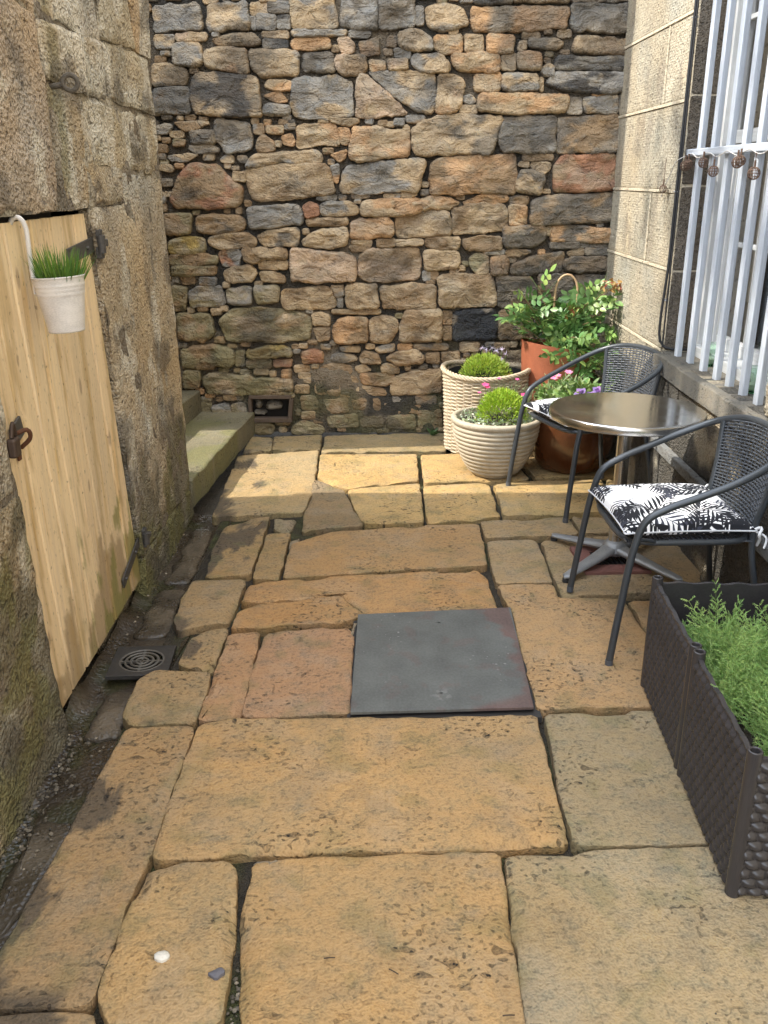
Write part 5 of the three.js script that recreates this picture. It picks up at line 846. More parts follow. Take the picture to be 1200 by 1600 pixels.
// ---------- ribbed cream pot ----------
{
  const t = thing('ribbed_pot', 'cream ribbed round ceramic pot in front of the wicker basket', 'plant pot', [0.615, 0, -4.86]);
  const pts = [[0, 0], [0.12, 0], [0.126, 0.005]], N = 11; for (let i = 0; i <= N * 10; i++) { const v = i / (N * 10), y = 0.012 + v * 0.275, r = 0.128 + 0.106 * Math.pow(Math.sin(v * 1.5), 0.8), b = 0.0075 * Math.pow(Math.abs(Math.sin(v * N * PI)), 0.7); pts.push([r + b, y]); } pts.push([0.236, 0.291], [0.246, 0.300], [0.248, 0.314], [0.242, 0.325], [0.226, 0.327], [0.217, 0.318], [0.212, 0.27], [0.2, 0.2], [0.1, 0.2]);
  part(t, 'body', lathe(pts, 96), withTex(speckTex, [6, 2], { color: lin(0.47, 0.405, 0.30), bumpScale: 0.0015, roughness: 0.7 })); part(t, 'soil', disc(0.21, 0.285), mPotSoil);
  const L = new Leaves(); mound(L, 0.03, 0.31, 0.02, 0.138, 0.165, 3200, [0.37, 0.52, 0.035], 0.018, 0.0055); part(t, 'green_cushion_plant', L.build(), mLeaf);
  const G = new Leaves(); for (let i = 0; i < 520; i++) { const a = rr(0, 2 * PI), r = rr(0.09, 0.215); G.leaf(V3(r * Math.cos(a), 0.295 + rr(0, 0.03), r * Math.sin(a)), V3(rr(-1, 1), rr(0.3, 1), rr(-1, 1)), rdir(), 0.02, 0.012, R() < 0.32 ? vary([0.62, 0.64, 0.5], 0.15) : vary([0.3, 0.38, 0.2]), 0.3, 2); } part(t, 'white_trailing_plant', G.build(), mLeaf);
  const D = new Leaves(); for (let i = 0; i < 46; i++) { const x = rr(-0.08, 0.2), z = rr(-0.16, -0.02), top = V3(x * 1.25 + 0.02, rr(0.40, 0.50), z * 1.2); D.ribbon(V3(x, 0.29, z), top, 0.0025, [0.26, 0.3, 0.16]); for (let k = 0; k < 9; k++) D.leaf(V3(lerp(x, top.x, k / 9), lerp(0.3, top.y, k / 9), lerp(z, top.z, k / 9)), rdir(), rdir(), 0.026, 0.005, vary([0.27, 0.34, 0.17]), 0.2, 2); } part(t, 'grey_leaved_dianthus', D.build(), mLeaf);
  const F = new Leaves(); for (const [x, y, z, r] of [[-0.055, 0.475, -0.09, 0.024], [-0.045, 0.465, -0.08, 0.018], [0.15, 0.435, -0.02, 0.022], [0.16, 0.44, -0.01, 0.016], [0.12, 0.505, -0.1, 0.014], [0.02, 0.51, -0.1, 0.012], [-0.09, 0.44, -0.06, 0.012]]) { flower(F, V3(x, y, z), r, [0.75, 0.08, 0.28], 5); F.ribbon(V3(x * 0.8, 0.3, z), V3(x, y, z), 0.0025, [0.25, 0.3, 0.15]); } part(t, 'pink_flowers', F.build(), mPetal);
}
// ---------- tall terracotta pot with the rose ----------
{
  const t = thing('rose_pot', 'tall rusty orange pot holding a rose bush in the far corner', 'plant pot', [1.04, 0, -5.40]);
  part(t, 'body', sheet(72, 24, (u, v) => { const a = u * 2 * PI, top = 0.62 + 0.035 * Math.cos(a - 2.7), y = v * top, r = 0.195 + 0.03 * v; return [r * Math.cos(a), y, r * Math.sin(a)]; }, null, (u, v) => [u * 4, v * 2]), std({ map: speckTex[0], bumpMap: speckTex[1], bumpScale: 0.002, color: lin(0.34, 0.10, 0.042), roughness: 0.75, side: THREE.DoubleSide }));
  part(t, 'soil', disc(0.21, 0.54), mPotSoil);
  const hoop = []; for (let i = 0; i <= 20; i++) { const a = (i / 20) * PI; hoop.push(V3(0.03 + 0.065 * -Math.cos(a), 0.92 + 0.10 * Math.sin(a), -0.05)); } hoop.unshift(V3(-0.045, 0.5, -0.05)); hoop.push(V3(0.1, 0.5, -0.05));
  part(t, 'cane_hoop', tube(hoop, 0.0065, 60, 8), std({ map: woodTex[0], color: lin(0.55, 0.36, 0.2), roughness: 0.6 }));
}
{
  const t = thing('rose_bush', 'leafy rose bush with red tips growing from the rusty pot', 'rose bush', [1.04, 0, -5.40]);
  const L = new Leaves(), stems = [], green = [0.12, 0.235, 0.065], bright = [0.24, 0.36, 0.09];
  const spray = (a, b, sag) => { const pts = []; for (let i = 0; i <= 6; i++) { const s = i / 6; pts.push(V3(lerp(a[0], b[0], s), lerp(a[1], b[1], s) + sag * Math.sin(PI * s), lerp(a[2], b[2], s))); } stems.push(tint(tube(pts, 0.003, 12, 5), 0.16, 0.12, 0.05)); return new THREE.CatmullRomCurve3(pts); };
  const compound = (p, d, col, k = 1) => { const len = 0.085 * k, s = rdir().cross(d).normalize(); L.ribbon(p, p.clone().addScaledVector(d, len), 0.002, col); for (const [q, e] of [[0.4, 1], [0.4, -1], [0.72, 1], [0.72, -1]]) { const o = p.clone().addScaledVector(d, len * q); L.leaf(o, d.clone().multiplyScalar(0.5).addScaledVector(s, e), d, 0.038 * k, 0.025 * k, vary(col, 0.2), 0.35, 4, 0.2); } L.leaf(p.clone().addScaledVector(d, len), d, s, 0.044 * k, 0.028 * k, vary(col, 0.2), 0.35, 4, 0.2); };
  const tips = [[-0.25, 0.93, 0.0], [-0.2, 0.85, 0.06], [-0.22, 0.78, -0.05], [-0.12, 0.8, 0.05], [-0.27, 0.84, 0.03], [-0.14, 0.96, -0.04], [-0.3, 0.76, 0.04], [0.02, 0.72, 0.12], [0.06, 0.84, 0.12], [0.12, 0.88, 0.14], [0.2, 0.93, 0.12], [0.27, 0.97, 0.1], [0.24, 0.85, 0.1], [0.2, 0.78, 0.15], [0.12, 0.78, 0.2], [0.04, 0.7, 0.24], [0.14, 0.66, 0.25], [0.2, 0.62, 0.25], [0.08, 0.58, 0.28], [0.2, 0.54, 0.28], [0.24, 0.7, 0.16], [0.0, 0.62, 0.27], [0.13, 0.5, 0.3], [0.22, 0.46, 0.3], [-0.02, 0.55, 0.29], [0.18, 0.95, -0.08], [0.1, 0.9, -0.1], [-0.05, 0.85, -0.12], [0.23, 0.9, -0.05]];
  for (const b of tips) { const c = spray([rr(-0.06, 0.06), 0.52, rr(-0.06, 0.06)], b, rr(0.02, 0.08)); for (let k = 0; k < 10; k++) { const s = 0.4 + 0.6 * (k + R()) / 10, p = c.getPointAt(Math.min(1, s)), d = rdir(); d.y = d.y * 0.5 + 0.25; d.normalize(); compound(p, d, R() < 0.35 ? bright : green, rr(0.95, 1.4)); } }
  part(t, 'foliage', L.build(), mGloss); part(t, 'stems', stems, std({ vertexColors: true, roughness: 0.8 }));
  const Q = new Leaves(); for (const b of [[0.27, 0.99, 0.1], [0.24, 0.97, 0.08], [0.29, 0.97, 0.12], [0.02, 0.83, 0.16]]) for (let i = 0; i < 14; i++) Q.leaf(V3(b[0] + rr(-0.03, 0.03), b[1] + rr(-0.02, 0.03), b[2] + rr(-0.02, 0.02)), rdir(), rdir(), 0.04, 0.014, vary(R() < 0.4 ? [0.35, 0.1, 0.05] : [0.4, 0.24, 0.06]), 0.3, 3); part(t, 'red_shoots', Q.build(), mLeaf, 'young reddish shoots').userData.kind = 'stuff';
}
// ---------- brown glazed pot with pansies ----------
{
  const t = thing('glazed_pot', 'glossy brown glazed pot with pansies behind the far chair', 'plant pot', [1.06, 0, -4.98]);
  const pts = [[0, 0], [0.16, 0], [0.175, 0.006], [0.2, 0.05], [0.232, 0.14], [0.243, 0.22], [0.238, 0.3], [0.224, 0.36], [0.226, 0.372], [0.24, 0.382], [0.243, 0.396], [0.236, 0.405], [0.22, 0.402], [0.214, 0.38], [0.205, 0.33], [0.1, 0.32]];
  part(t, 'body', lathe(pts, 72), new THREE.MeshPhysicalMaterial({ map: withTex(speckTex, [3, 1], {}).map, color: lin(0.10, 0.034, 0.012), roughness: 0.22, clearcoat: 0.8, clearcoatRoughness: 0.12 })); part(t, 'soil', disc(0.208, 0.365), mPotSoil);
  const L = new Leaves(); for (let i = 0; i < 620; i++) { const a = rr(0, 2 * PI), r = 0.205 * Math.sqrt(R()), up = rr(0, 0.12) * (1 - r * 2); L.leaf(V3(r * Math.cos(a), 0.375 + up, r * Math.sin(a)), V3(rr(-1, 1), rr(0.2, 1), rr(-1, 1)), rdir(), rr(0.03, 0.055), rr(0.016, 0.024), vary([0.19, 0.30, 0.07]), 0.4, 3); } part(t, 'pansy_leaves', L.build(), mLeaf);
  const F = new Leaves(); for (const [x, y, z, r] of [[0.0, 0.46, 0.17, 0.035], [0.05, 0.45, 0.19, 0.032], [-0.03, 0.445, 0.2, 0.03], [0.09, 0.47, 0.15, 0.03], [0.02, 0.44, 0.21, 0.026]]) { flower(F, V3(x, y, z), r, [0.40, 0.24, 0.58], 5, V3(-0.2, 0.6, 0.8)); flower(F, V3(x, y + 0.004, z + 0.004), r * 0.5, [0.12, 0.03, 0.2], 4, V3(-0.2, 0.6, 0.8)); F.ribbon(V3(x, 0.37, z * 0.9), V3(x, y, z), 0.003, [0.2, 0.3, 0.1]); } part(t, 'purple_pansies', F.build(), mPetal);
  const P = new Leaves(); for (const [x, y, z] of [[-0.13, 0.52, 0.06], [-0.11, 0.53, 0.04], [-0.05, 0.55, 0.05]]) { flower(P, V3(x, y, z), 0.025, [0.8, 0.25, 0.45], 6); P.ribbon(V3(x, 0.37, z * 0.8), V3(x, y, z), 0.003, [0.2, 0.3, 0.1]); } for (let i = 0; i < 60; i++) P.leaf(V3(rr(-0.16, 0.02), rr(0.38, 0.52), rr(-0.02, 0.1)), V3(rr(-1, 1), 1, rr(-1, 1)), rdir(), 0.05, 0.008, vary([0.28, 0.36, 0.18]), 0.3, 3); part(t, 'pink_flowers', P.build(), mPetal);
}
// a weed at the foot of the far wall
{ const L = new Leaves(); for (let i = 0; i < 9; i++) L.leaf(V3(0.31 + rr(-0.01, 0.01), 0.0, -5.64), V3(rr(-0.6, 1), rr(0.5, 1), rr(0, 0.6)), rdir(), rr(0.04, 0.07), 0.02, vary([0.10, 0.19, 0.06]), 0.5, 3); tag(part(scene, 'weed', L.build(), mLeaf), 'small green weed sprouting at the foot of the far wall', 'weed'); }

// ---------- chairs ----------
const frameM = std({ map: speckTex[0], color: lin(0.07, 0.078, 0.086), roughness: 0.36, metalness: 0.35 });
const weaveM = std({ color: lin(0.08, 0.087, 0.098), roughness: 0.3 });
function makeChair() {
  const t = new THREE.Group();
  const half = [[0.295, 0.0, 0.27], [0.286, 0.22, 0.245], [0.278, 0.43, 0.215], [0.276, 0.515, 0.185], [0.28, 0.558, 0.12], [0.288, 0.60, 0.02], [0.288, 0.655, -0.11], [0.255, 0.705, -0.215], [0.17, 0.738, -0.275], [0.06, 0.75, -0.297]];
  part(t, 'arm_frame', tube([...half.map(([x, y, z]) => V3(-x, y, z)), ...[...half].reverse().map(([x, y, z]) => V3(x, y, z))], 0.0125, 220, 12), frameM);
  for (const s of [-1, 1]) {
    part(t, 'rear_leg', tube([[s * 0.232, 0.715, -0.236], [s * 0.215, 0.58, -0.225], [s * 0.196, 0.42, -0.205], [s * 0.215, 0.22, -0.235], [s * 0.235, 0.0, -0.275]], 0.0115, 60, 10), frameM);
    part(t, 'foot_cap', [at(new THREE.CylinderGeometry(0.0135, 0.0135, 0.022, 14), s * 0.2945, 0.011, 0.2685), at(new THREE.CylinderGeometry(0.0135, 0.0135, 0.022, 14), s * 0.235, 0.011, -0.274)], weaveM);
    part(t, 'seat_bracket', [bar([s * 0.21, 0.415, 0.12], [s * 0.277, 0.45, 0.2], 0.007)], frameM);
  }
  const ring = []; for (let i = 0; i < 48; i++) { const a = (i / 48) * 2 * PI, c = Math.cos(a), s = Math.sin(a), k = Math.pow(Math.pow(Math.abs(c), 5) + Math.pow(Math.abs(s), 5), -0.2); ring.push(V3(0.218 * c * k, 0.415, 0.218 * s * k + 0.01)); }
  part(t, 'seat_rim', tube(ring, 0.011, 120, 8, true), frameM);
  const strand = (f, n, r) => { const pts = []; for (let i = 0; i <= n; i++) pts.push(V3(...f(i / n))); return new THREE.TubeGeometry(new THREE.CatmullRomCurve3(pts), n * 1, r, 4); };
  const backP = (s, q) => { const top = [0.232 * s, 0.742 - 0.028 * s * s, -0.292 + 0.056 * s * s], bot = [0.192 * s, 0.425, -0.222 + 0.02 * s * s], b = 0.018 * Math.sin(PI * q) * (1 - s * s); return [lerp(bot[0], top[0], q), lerp(bot[1], top[1], q), lerp(bot[2], top[2], q) - b]; };
  const NH = 26, NV = 20, l = [];
  for (let j = 0; j <= NH; j++) l.push(strand((a) => { const p = backP(a * 2 - 1, j / NH); p[2] += 0.0022 * Math.cos(a * NV * PI + j * PI); return p; }, NV * 4, 0.0037));
  for (let i = 1; i < NV; i++) l.push(strand((b) => backP((i / NV) * 2 - 1, b), 20, 0.0024));
  part(t, 'woven_back', l, weaveM);
  const m = []; for (let j = 0; j <= 26; j++) m.push(strand((a) => [lerp(-0.21, 0.21, a), 0.417 - 0.012 * Math.sin(PI * a), lerp(-0.2, 0.22, j / 26)], 10, 0.0036)); for (let i = 0; i <= 24; i++) m.push(strand((a) => [lerp(-0.21, 0.21, i / 24), 0.414 - 0.012 * Math.sin(PI * i / 24), lerp(-0.2, 0.22, a)], 6, 0.0028));
  part(t, 'woven_seat', m, weaveM);
  return t;
}
const chair1 = makeChair(); chair1.name = numbered('bistro_chair'); scene.add(chair1); chair1.position.set(1.02, 0, -4.44); chair1.rotation.y = -1.22; tag(chair1, 'grey woven bistro chair beside the potted flowers, beyond the round table', 'chair', 'woven bistro chairs');
const chair2 = chair1.clone(); chair2.name = numbered('bistro_chair'); scene.add(chair2); chair2.position.set(1.02, 0, -3.01); chair2.rotation.y = -PI / 2 + 0.03; tag(chair2, 'grey woven bistro chair nearest the camera, beside the planter box', 'chair', 'woven bistro chairs');
const printTex = (() => {
  const S = 1024, cv = document.createElement('canvas'); cv.width = cv.height = S; const x = cv.getContext('2d'), r = rngOf(33); x.fillStyle = '#f1efee'; x.fillRect(0, 0, S, S);
  const frond = (px, py, ang, len, col) => { x.save(); x.translate(px, py); x.rotate(ang); x.fillStyle = col; x.strokeStyle = col; x.lineWidth = 7; x.beginPath(); x.moveTo(0, 0); x.quadraticCurveTo(len * 0.5, -len * 0.12, len, 0); x.stroke(); for (let i = 1; i < 10; i++) { const t = i / 10, cx = t * len, cy = -2 * len * 0.12 * t * (1 - t), L = len * (0.5 - 0.28 * t) * (0.6 + 0.4 * Math.sin(t * 3)); for (const s of [-1, 1]) { x.save(); x.translate(cx, cy); x.rotate(s * (1.0 - 0.55 * t)); x.beginPath(); x.moveTo(0, 0); x.quadraticCurveTo(L * 0.45, -s * 26 - 6, L, s * 6); x.quadraticCurveTo(L * 0.45, s * 15, 0, 0); x.fill(); x.restore(); } } x.restore(); };
  for (let k = 0; k < 27; k++) { const px = r() * S, py = r() * S, a = r() * 6.28, L = 330 + r() * 160, c = k % 5 === 0 ? '#3a3c48' : '#15161c'; for (const ox of [-S, 0, S]) for (const oy of [-S, 0, S]) frond(px + ox, py + oy, a, L, c); }
  const t = new THREE.CanvasTexture(cv); t.colorSpace = THREE.SRGBColorSpace; t.wrapS = t.wrapT = THREE.RepeatWrapping; return t;
})();
const cushM = new THREE.MeshPhysicalMaterial({ map: printTex, roughness: 0.9, sheen: 0.3, sheenRoughness: 0.6, bumpMap: speckTex[1], bumpScale: 0.0006 });
function makeCushion(seed) {
  const t = new THREE.Group(), hs = 0.222, surf = (side) => sheet(72, 72, (u, v) => { if (side < 0) u = 1 - u; const a = u * 2 - 1, b = v * 2 - 1, e = Math.max(0, (1 - Math.pow(Math.abs(a), 3.2)) * (1 - Math.pow(Math.abs(b), 3.2))), pinch = 1 - 0.055 * (1 - a * a) * b * b - 0.0, pinch2 = 1 - 0.055 * (1 - b * b) * a * a; let h = (side > 0 ? 0.05 : 0.028) * Math.pow(e, 0.36); for (const [p, q] of [[-0.33, -0.33], [0.33, -0.33], [-0.33, 0.33], [0.33, 0.33]]) h -= 0.02 * Math.exp(-((a - p) ** 2 + (b - q) ** 2) * 30); h += 0.005 * e * fb(a * 4, b * 4, seed, 3); return [hs * a * pinch2, side * Math.max(h, 0), hs * b * pinch]; }, null, (u, v) => [(side < 0 ? 1 - u : u) * 0.95 + seed * 0.37, v * 0.95 + seed * 0.21]);
  part(t, 'cover', [surf(1), surf(-1)], cushM);
  const edge = []; for (let i = 0; i < 80; i++) { const q = (i / 80) * 4, k = Math.floor(q), f = (q - k) * 2 - 1, a = k === 0 ? f : k === 1 ? 1 : k === 2 ? -f : -1, b = k === 0 ? -1 : k === 1 ? f : k === 2 ? 1 : -f; edge.push(V3(hs * a * (1 - 0.055 * (1 - b * b) * a * a), 0, hs * b * (1 - 0.055 * (1 - a * a) * b * b))); }
  part(t, 'piping', tube(edge, 0.0032, 160, 6, true), std({ color: lin(0.55, 0.55, 0.56), roughness: 0.9 }));
  for (const s of [-1, 1]) part(t, 'tie', [tube([[s * 0.21, 0, -0.21], [s * 0.225, 0.012, -0.235], [s * 0.235, -0.01, -0.225], [s * 0.222, -0.03, -0.235], [s * 0.2, -0.06, -0.24]], 0.005, 24, 6), tube([[s * 0.215, 0, -0.215], [s * 0.235, -0.02, -0.25], [s * 0.24, -0.055, -0.245]], 0.004, 16, 6)], std({ color: lin(0.72, 0.72, 0.72), roughness: 0.9 }));
  return t;
}
for (const [ch, seed, l] of [[chair1, 1, 'black and white palm print cushion on the far chair'], [chair2, 2, 'black and white palm print cushion on the near chair']]) { const c = makeCushion(seed); c.name = numbered('seat_cushion'); scene.add(c); c.position.copy(V3(0, 0.452, 0.02).applyEuler(ch.rotation).add(ch.position)); c.rotation.y = ch.rotation.y + (seed - 1.5) * 0.06; tag(c, l, 'cushion', 'palm print seat cushions'); }

// ---------- the steel bistro table ----------
{
  const t = thing('bistro_table', 'round stainless steel bistro table between the two woven chairs', 'table', [0.985, 0, -3.6]), H = 0.672;
  const brush = texPair(512, (u, v) => { const a = Math.atan2(v - 0.5, u - 0.5), r = Math.hypot(u - 0.5, v - 0.5); const s = pf((a / (2 * PI) + 1) % 1, r * 2, 3, 120, 5, 3), m = pf(u, v, 4, 4, 15, 4), sc = pf(u + v * 0.2, v, 6, 90, 27, 3); const k = 0.94 + 0.03 * s + 0.07 * m; return [k, k, k, 0.5, 0.5 + 0.5 * m + 0.1 * s + 0.2 * sc]; });
  const steel = std({ map: brush[0], roughnessMap: brush[1], color: lin(0.66, 0.64, 0.60), metalness: 1, roughness: 0.3 });
  const steel2 = std({ color: lin(0.6, 0.59, 0.57), metalness: 1, roughness: 0.24 });
  const rt = 0.308, top = lathe([[0, H], [rt - 0.012, H], [rt - 0.004, H - 0.001], [rt, H - 0.005], [rt, H - 0.009]], 96); { const p = top.attributes.position, uv = top.attributes.uv; for (let i = 0; i < p.count; i++) uv.setXY(i, p.getX(i) / 0.64 + 0.5, p.getZ(i) / 0.64 + 0.5); }
  part(t, 'top', top, steel); part(t, 'edge_band', lathe([[rt, H - 0.007], [rt + 0.002, H - 0.012], [rt + 0.002, H - 0.03], [rt - 0.002, H - 0.034], [rt - 0.012, H - 0.034], [rt - 0.012, H - 0.028], [0, H - 0.028]], 96), steel2);
  part(t, 'pole', [cyl(0.028, 0.028, H - 0.1, 0, 0.065, 0, 40)], steel2); part(t, 'top_plate', [cyl(0.03, 0.09, 0.012, 0, H - 0.042, 0, 32)], steel2);
  const cast = std({ map: speckTex[0], color: lin(0.36, 0.37, 0.38), metalness: 0.6, roughness: 0.5 });
  part(t, 'hub', lathe([[0, 0.10], [0.03, 0.10], [0.045, 0.085], [0.055, 0.06], [0.05, 0.04], [0, 0.035]], 32), cast);
  for (let k = 0; k < 4; k++) {
    const a = 0.72 + (k * PI) / 2, g = sheet(10, 22, (u, v) => { const s = lerp(0.02, 0.335, v), w = lerp(0.036, 0.02, v) * (v > 0.93 ? Math.sqrt(Math.max(0, 1 - ((v - 0.93) / 0.07) ** 2)) * 0.999 + 0.001 : 1), q = u * 2 * PI, yT = lerp(0.088, 0.03, Math.pow(v, 0.8)), yB = lerp(0.045, 0.014, v), y = (yT + yB) / 2 + Math.sin(q) * (yT - yB) / 2, x = Math.sign(Math.cos(q)) * Math.pow(Math.abs(Math.cos(q)), 0.55) * w; return [x, y, s]; });
    g.rotateY(a); part(t, 'foot_arm', g, cast); const f = [cyl(0.016, 0.016, 0.014, 0.32 * Math.sin(a), 0, 0.32 * Math.cos(a), 16)]; part(t, 'foot_pad', f, std({ color: lin(0.02, 0.02, 0.02), roughness: 0.7 }));
  }
}
// ---------- rattan-look planter box ----------
{
  const O = [0.803, 0, -1.665], ang = Math.atan2(0.045, 0.895); // the long side runs away from the camera
  const t = thing('planter_box', 'dark brown moulded rattan planter box full of feathery greens', 'planter', O, ang * -1 + 0);
  t.rotation.y = -ang;
  const pm = std({ map: speckTex[0], color: lin(0.045, 0.041, 0.042), roughness: 0.26 }), H = 0.375, PW = 0.445;
  const panelG = (() => { const nu = 150, nv = 120; const h = (x, y) => { const r = Math.floor(y / 0.026), fy = y / 0.026 - r, sx = x / 0.034 + (r % 2) * 0.5 + 0.25 * fy, c = Math.floor(sx), fx = sx - c; return 0.0105 * Math.pow(Math.max(0, Math.sin(PI * fy)), 0.6) * Math.pow(Math.max(0, Math.sin(PI * fx)), 0.55); }; const inset = (x, y) => Math.min(1, Math.min(x, PW - x, y - 0.004, H - 0.012 - y) / 0.008); const f = sheet(nu, nv, (u, v) => { const x = u * PW, top = H - 0.004 + 0.0025 * Math.sin(x / PW * PI * 10), y = 0.006 + v * (top - 0.006), e = clamp(inset(x, y)); return [x, y, 0.006 + h(x, y) * e]; }); const b = sheet(60, 1, (u, v) => { const x = (1 - u) * PW, top = H - 0.004 + 0.0025 * Math.sin(x / PW * PI * 10); return [x, 0.006 + v * (top - 0.006), -0.006]; }); const lip = sheet(60, 1, (u, v) => { const x = u * PW, top = H - 0.004 + 0.0025 * Math.sin(x / PW * PI * 10); return [x, top, 0.006 - v * 0.012]; }); return merge([f, b, lip]); })();
  const panel = (x, z, ry, l) => { const m = part(t, 'panel', panelG, pm, l); m.position.set(x, 0, z); m.rotation.y = ry; return m; };
  // left side seen from the path: outward is -x, so panels run along -z turned by -90 degrees
  const Lz = 0.90, Wd = 0.45;
  for (const k of [0, 1]) { panel(0, -k * 0.455 - 0.45, -PI / 2); }
  for (const k of [0, 1]) { panel(Wd, -k * 0.455, PI / 2); }
  panel(0, 0.004, 0); panel(Wd, -Lz - 0.01, PI);
  const post = (x, z) => part(t, 'post', lathe([[0.017, 0], [0.017, H + 0.012], [0.014, H + 0.015], [0.009, H + 0.013], [0.008, H - 0.02], [0, H - 0.02]], 24), pm).position.set(x, 0, z);
  post(0, 0); post(0, -0.438); post(0, -0.474); post(0, -Lz - 0.008); post(Wd, 0); post(Wd, -0.45); post(Wd, -Lz - 0.008);
  part(t, 'soil', sheet(30, 50, (u, v) => [lerp(0.008, Wd - 0.008, u), 0.21 + 0.012 * fb(u * 6, v * 12, 2, 3), lerp(-0.008, -Lz, v)], null, (u, v) => [u, v * 2]), mPotSoil);
  const stake = thing('wooden_peg', 'short pale wooden peg in the corner of the planter', 'peg', [0.945, 0.2, -1.735]); part(stake, 'shaft', at(box(0.034, 0.19, 0.034, 0, 0.095, 0, 0.005), 0, 0, 0, 0.06, 0.4, 0), withTex(woodTex, [2, 2], { color: lin(0.62, 0.36, 0.17), roughness: 0.7 })); part(stake, 'dark_tip', at(box(0.037, 0.05, 0.037, 0, 0.11, 0, 0.005), 0, 0, 0, 0.06, 0.4, 0), std({ color: lin(0.06, 0.045, 0.04) }));
}
{
  const t = thing('carrot_greens', 'bright feathery carrot greens filling the rattan planter', 'plants', [0.83, 0.2, -1.7]), L = new Leaves();
  const c0 = [0.22, 0.39, 0.10], c1 = [0.40, 0.54, 0.16];
  const tufts = Array.from({ length: 26 }, () => [rr(0.06, 0.40), rr(-0.78, -0.04), rr(0.75, 1.25)]);
  for (let i = 0; i < 340; i++) {
    const tf = tufts[i % 26], b = V3(tf[0] + rr(-0.03, 0.03), 0, tf[1] + rr(-0.03, 0.03)), out = V3(rr(-0.6, 0.6), rr(0.8, 1.5), rr(-0.6, 0.6)), len = tf[2] * rr(0.13, 0.27) * (b.x < 0.09 ? 0.75 : 1) * (b.z < -0.65 ? 0.7 : 1), col = mix3(c0, c1, R()); if (b.x < 0.12) out.x = Math.abs(out.x) * 0.3; out.normalize();
    const side = rdir().cross(out).normalize(); let p = b.clone(), d = out.clone(), prev = p.clone(); const N = 9;
    for (let k = 0; k < N; k++) { d.y -= 0.085; d.normalize(); p = prev.clone().addScaledVector(d, len / N); L.ribbon(prev, p, 0.0022 * (1 - k / N * 0.6), col); if (k >= 2) for (const e of [-1, 1]) { const w = 0.055 * (1 - (k / N) * 0.75), q = side.clone().multiplyScalar(e).addScaledVector(d, 0.8).add(V3(rr(-0.3, 0.3), rr(-0.2, 0.3), rr(-0.3, 0.3))).normalize(), end = p.clone().addScaledVector(q, w); L.ribbon(p, end, 0.0013, col); for (let m = 1; m <= 4; m++) { const o = p.clone().lerp(end, m / 4); for (const e2 of [-1, -0.3, 0.3, 1]) { const qq = q.clone().add(rdir().multiplyScalar(0.5)).addScaledVector(d, e2 * 0.8).normalize(); L.leaf(o, qq, rdir(), w * 0.30, 0.0034, vary(col, 0.2), 0.1, 1, 0, 'strap'); } } } prev = p; }
  }
  part(t, 'foliage', L.build(), mLeaf);
}
// ---------- hanging pot on the door ----------
{
  const t = thing('hanging_pot', 'white metal bucket pot of grass hooked over the door top', 'plant pot', [-0.885, 1.148, -2.556]); t.scale.setScalar(0.9);
  const wm = std({ map: speckTex[0], color: lin(0.78, 0.74, 0.7), roughness: 0.35 });
  const pts = [[0, 0.002], [0.052, 0.002], [0.054, 0], [0.0555, 0.004]]; for (let i = 0; i <= 40; i++) { const v = i / 40, r = lerp(0.055, 0.077, v); pts.push([r + (v > 0.66 && v < 0.9 ? 0.0016 * Math.abs(Math.sin((v - 0.66) / 0.24 * 3 * PI)) : 0), 0.006 + v * 0.156]); } pts.push([0.0795, 0.164], [0.0795, 0.168], [0.0755, 0.167], [0.07, 0.13], [0, 0.13]);
  const b = lathe(pts, 56), s = sub(t, 'bucket'); part(s, 'shell', b, wm); s.rotation.z = 0.05;
  part(s, 'soil', disc(0.072, 0.14), mPotSoil);
  part(t, 'hook', [tube([[-0.076, 0.15, 0.02], [-0.078, 0.21, 0.02], [-0.078, 0.27, 0.02], [-0.079, 0.305, 0.02], [-0.087, 0.328, 0.021], [-0.1, 0.337, 0.022], [-0.115, 0.332, 0.024], [-0.122, 0.318, 0.025]], 0.0075, 50, 8), box(0.004, 0.05, 0.03, -0.073, 0.14, 0.02, 0.001)], wm);
  const L = new Leaves(); for (let i = 0; i < 300; i++) { const a = rr(0, 2 * PI), r = 0.062 * Math.sqrt(R()), x = r * Math.cos(a), z = r * Math.sin(a); L.leaf(V3(x, 0.14, z), V3(x * 7 + rr(-0.2, 0.2), 1.0, z * 8 + rr(-0.25, 0.25)), rdir(), rr(0.06, 0.125), rr(0.004, 0.0062), vary(R() < 0.5 ? [0.10, 0.22, 0.025] : [0.2, 0.33, 0.04], 0.2), rr(0, 0.3), 4, 0.25, 'blade'); } part(t, 'grass', L.build(), mLeaf);
}
// the iron eye in the left wall
{ const t = thing('iron_eye', 'rusty iron ring eye fixed in the left wall above the door', 'hook', [LX(1.8), 1.805, -2.95]); const m = std({ map: speckTex[0], bumpMap: speckTex[1], bumpScale: 0.002, color: lin(0.15, 0.13, 0.105), roughness: 0.8, metalness: 0.3 }); part(t, 'shank', [tube([[-0.02, -0.004, -0.0], [0.015, 0, 0.0], [0.035, 0.004, -0.002]], 0.0085, 12, 8)], m); const g = new THREE.TorusGeometry(0.021, 0.007, 10, 28); g.rotateY(0.35); g.translate(0.05, 0.008, -0.006); part(t, 'ring', g, m); }
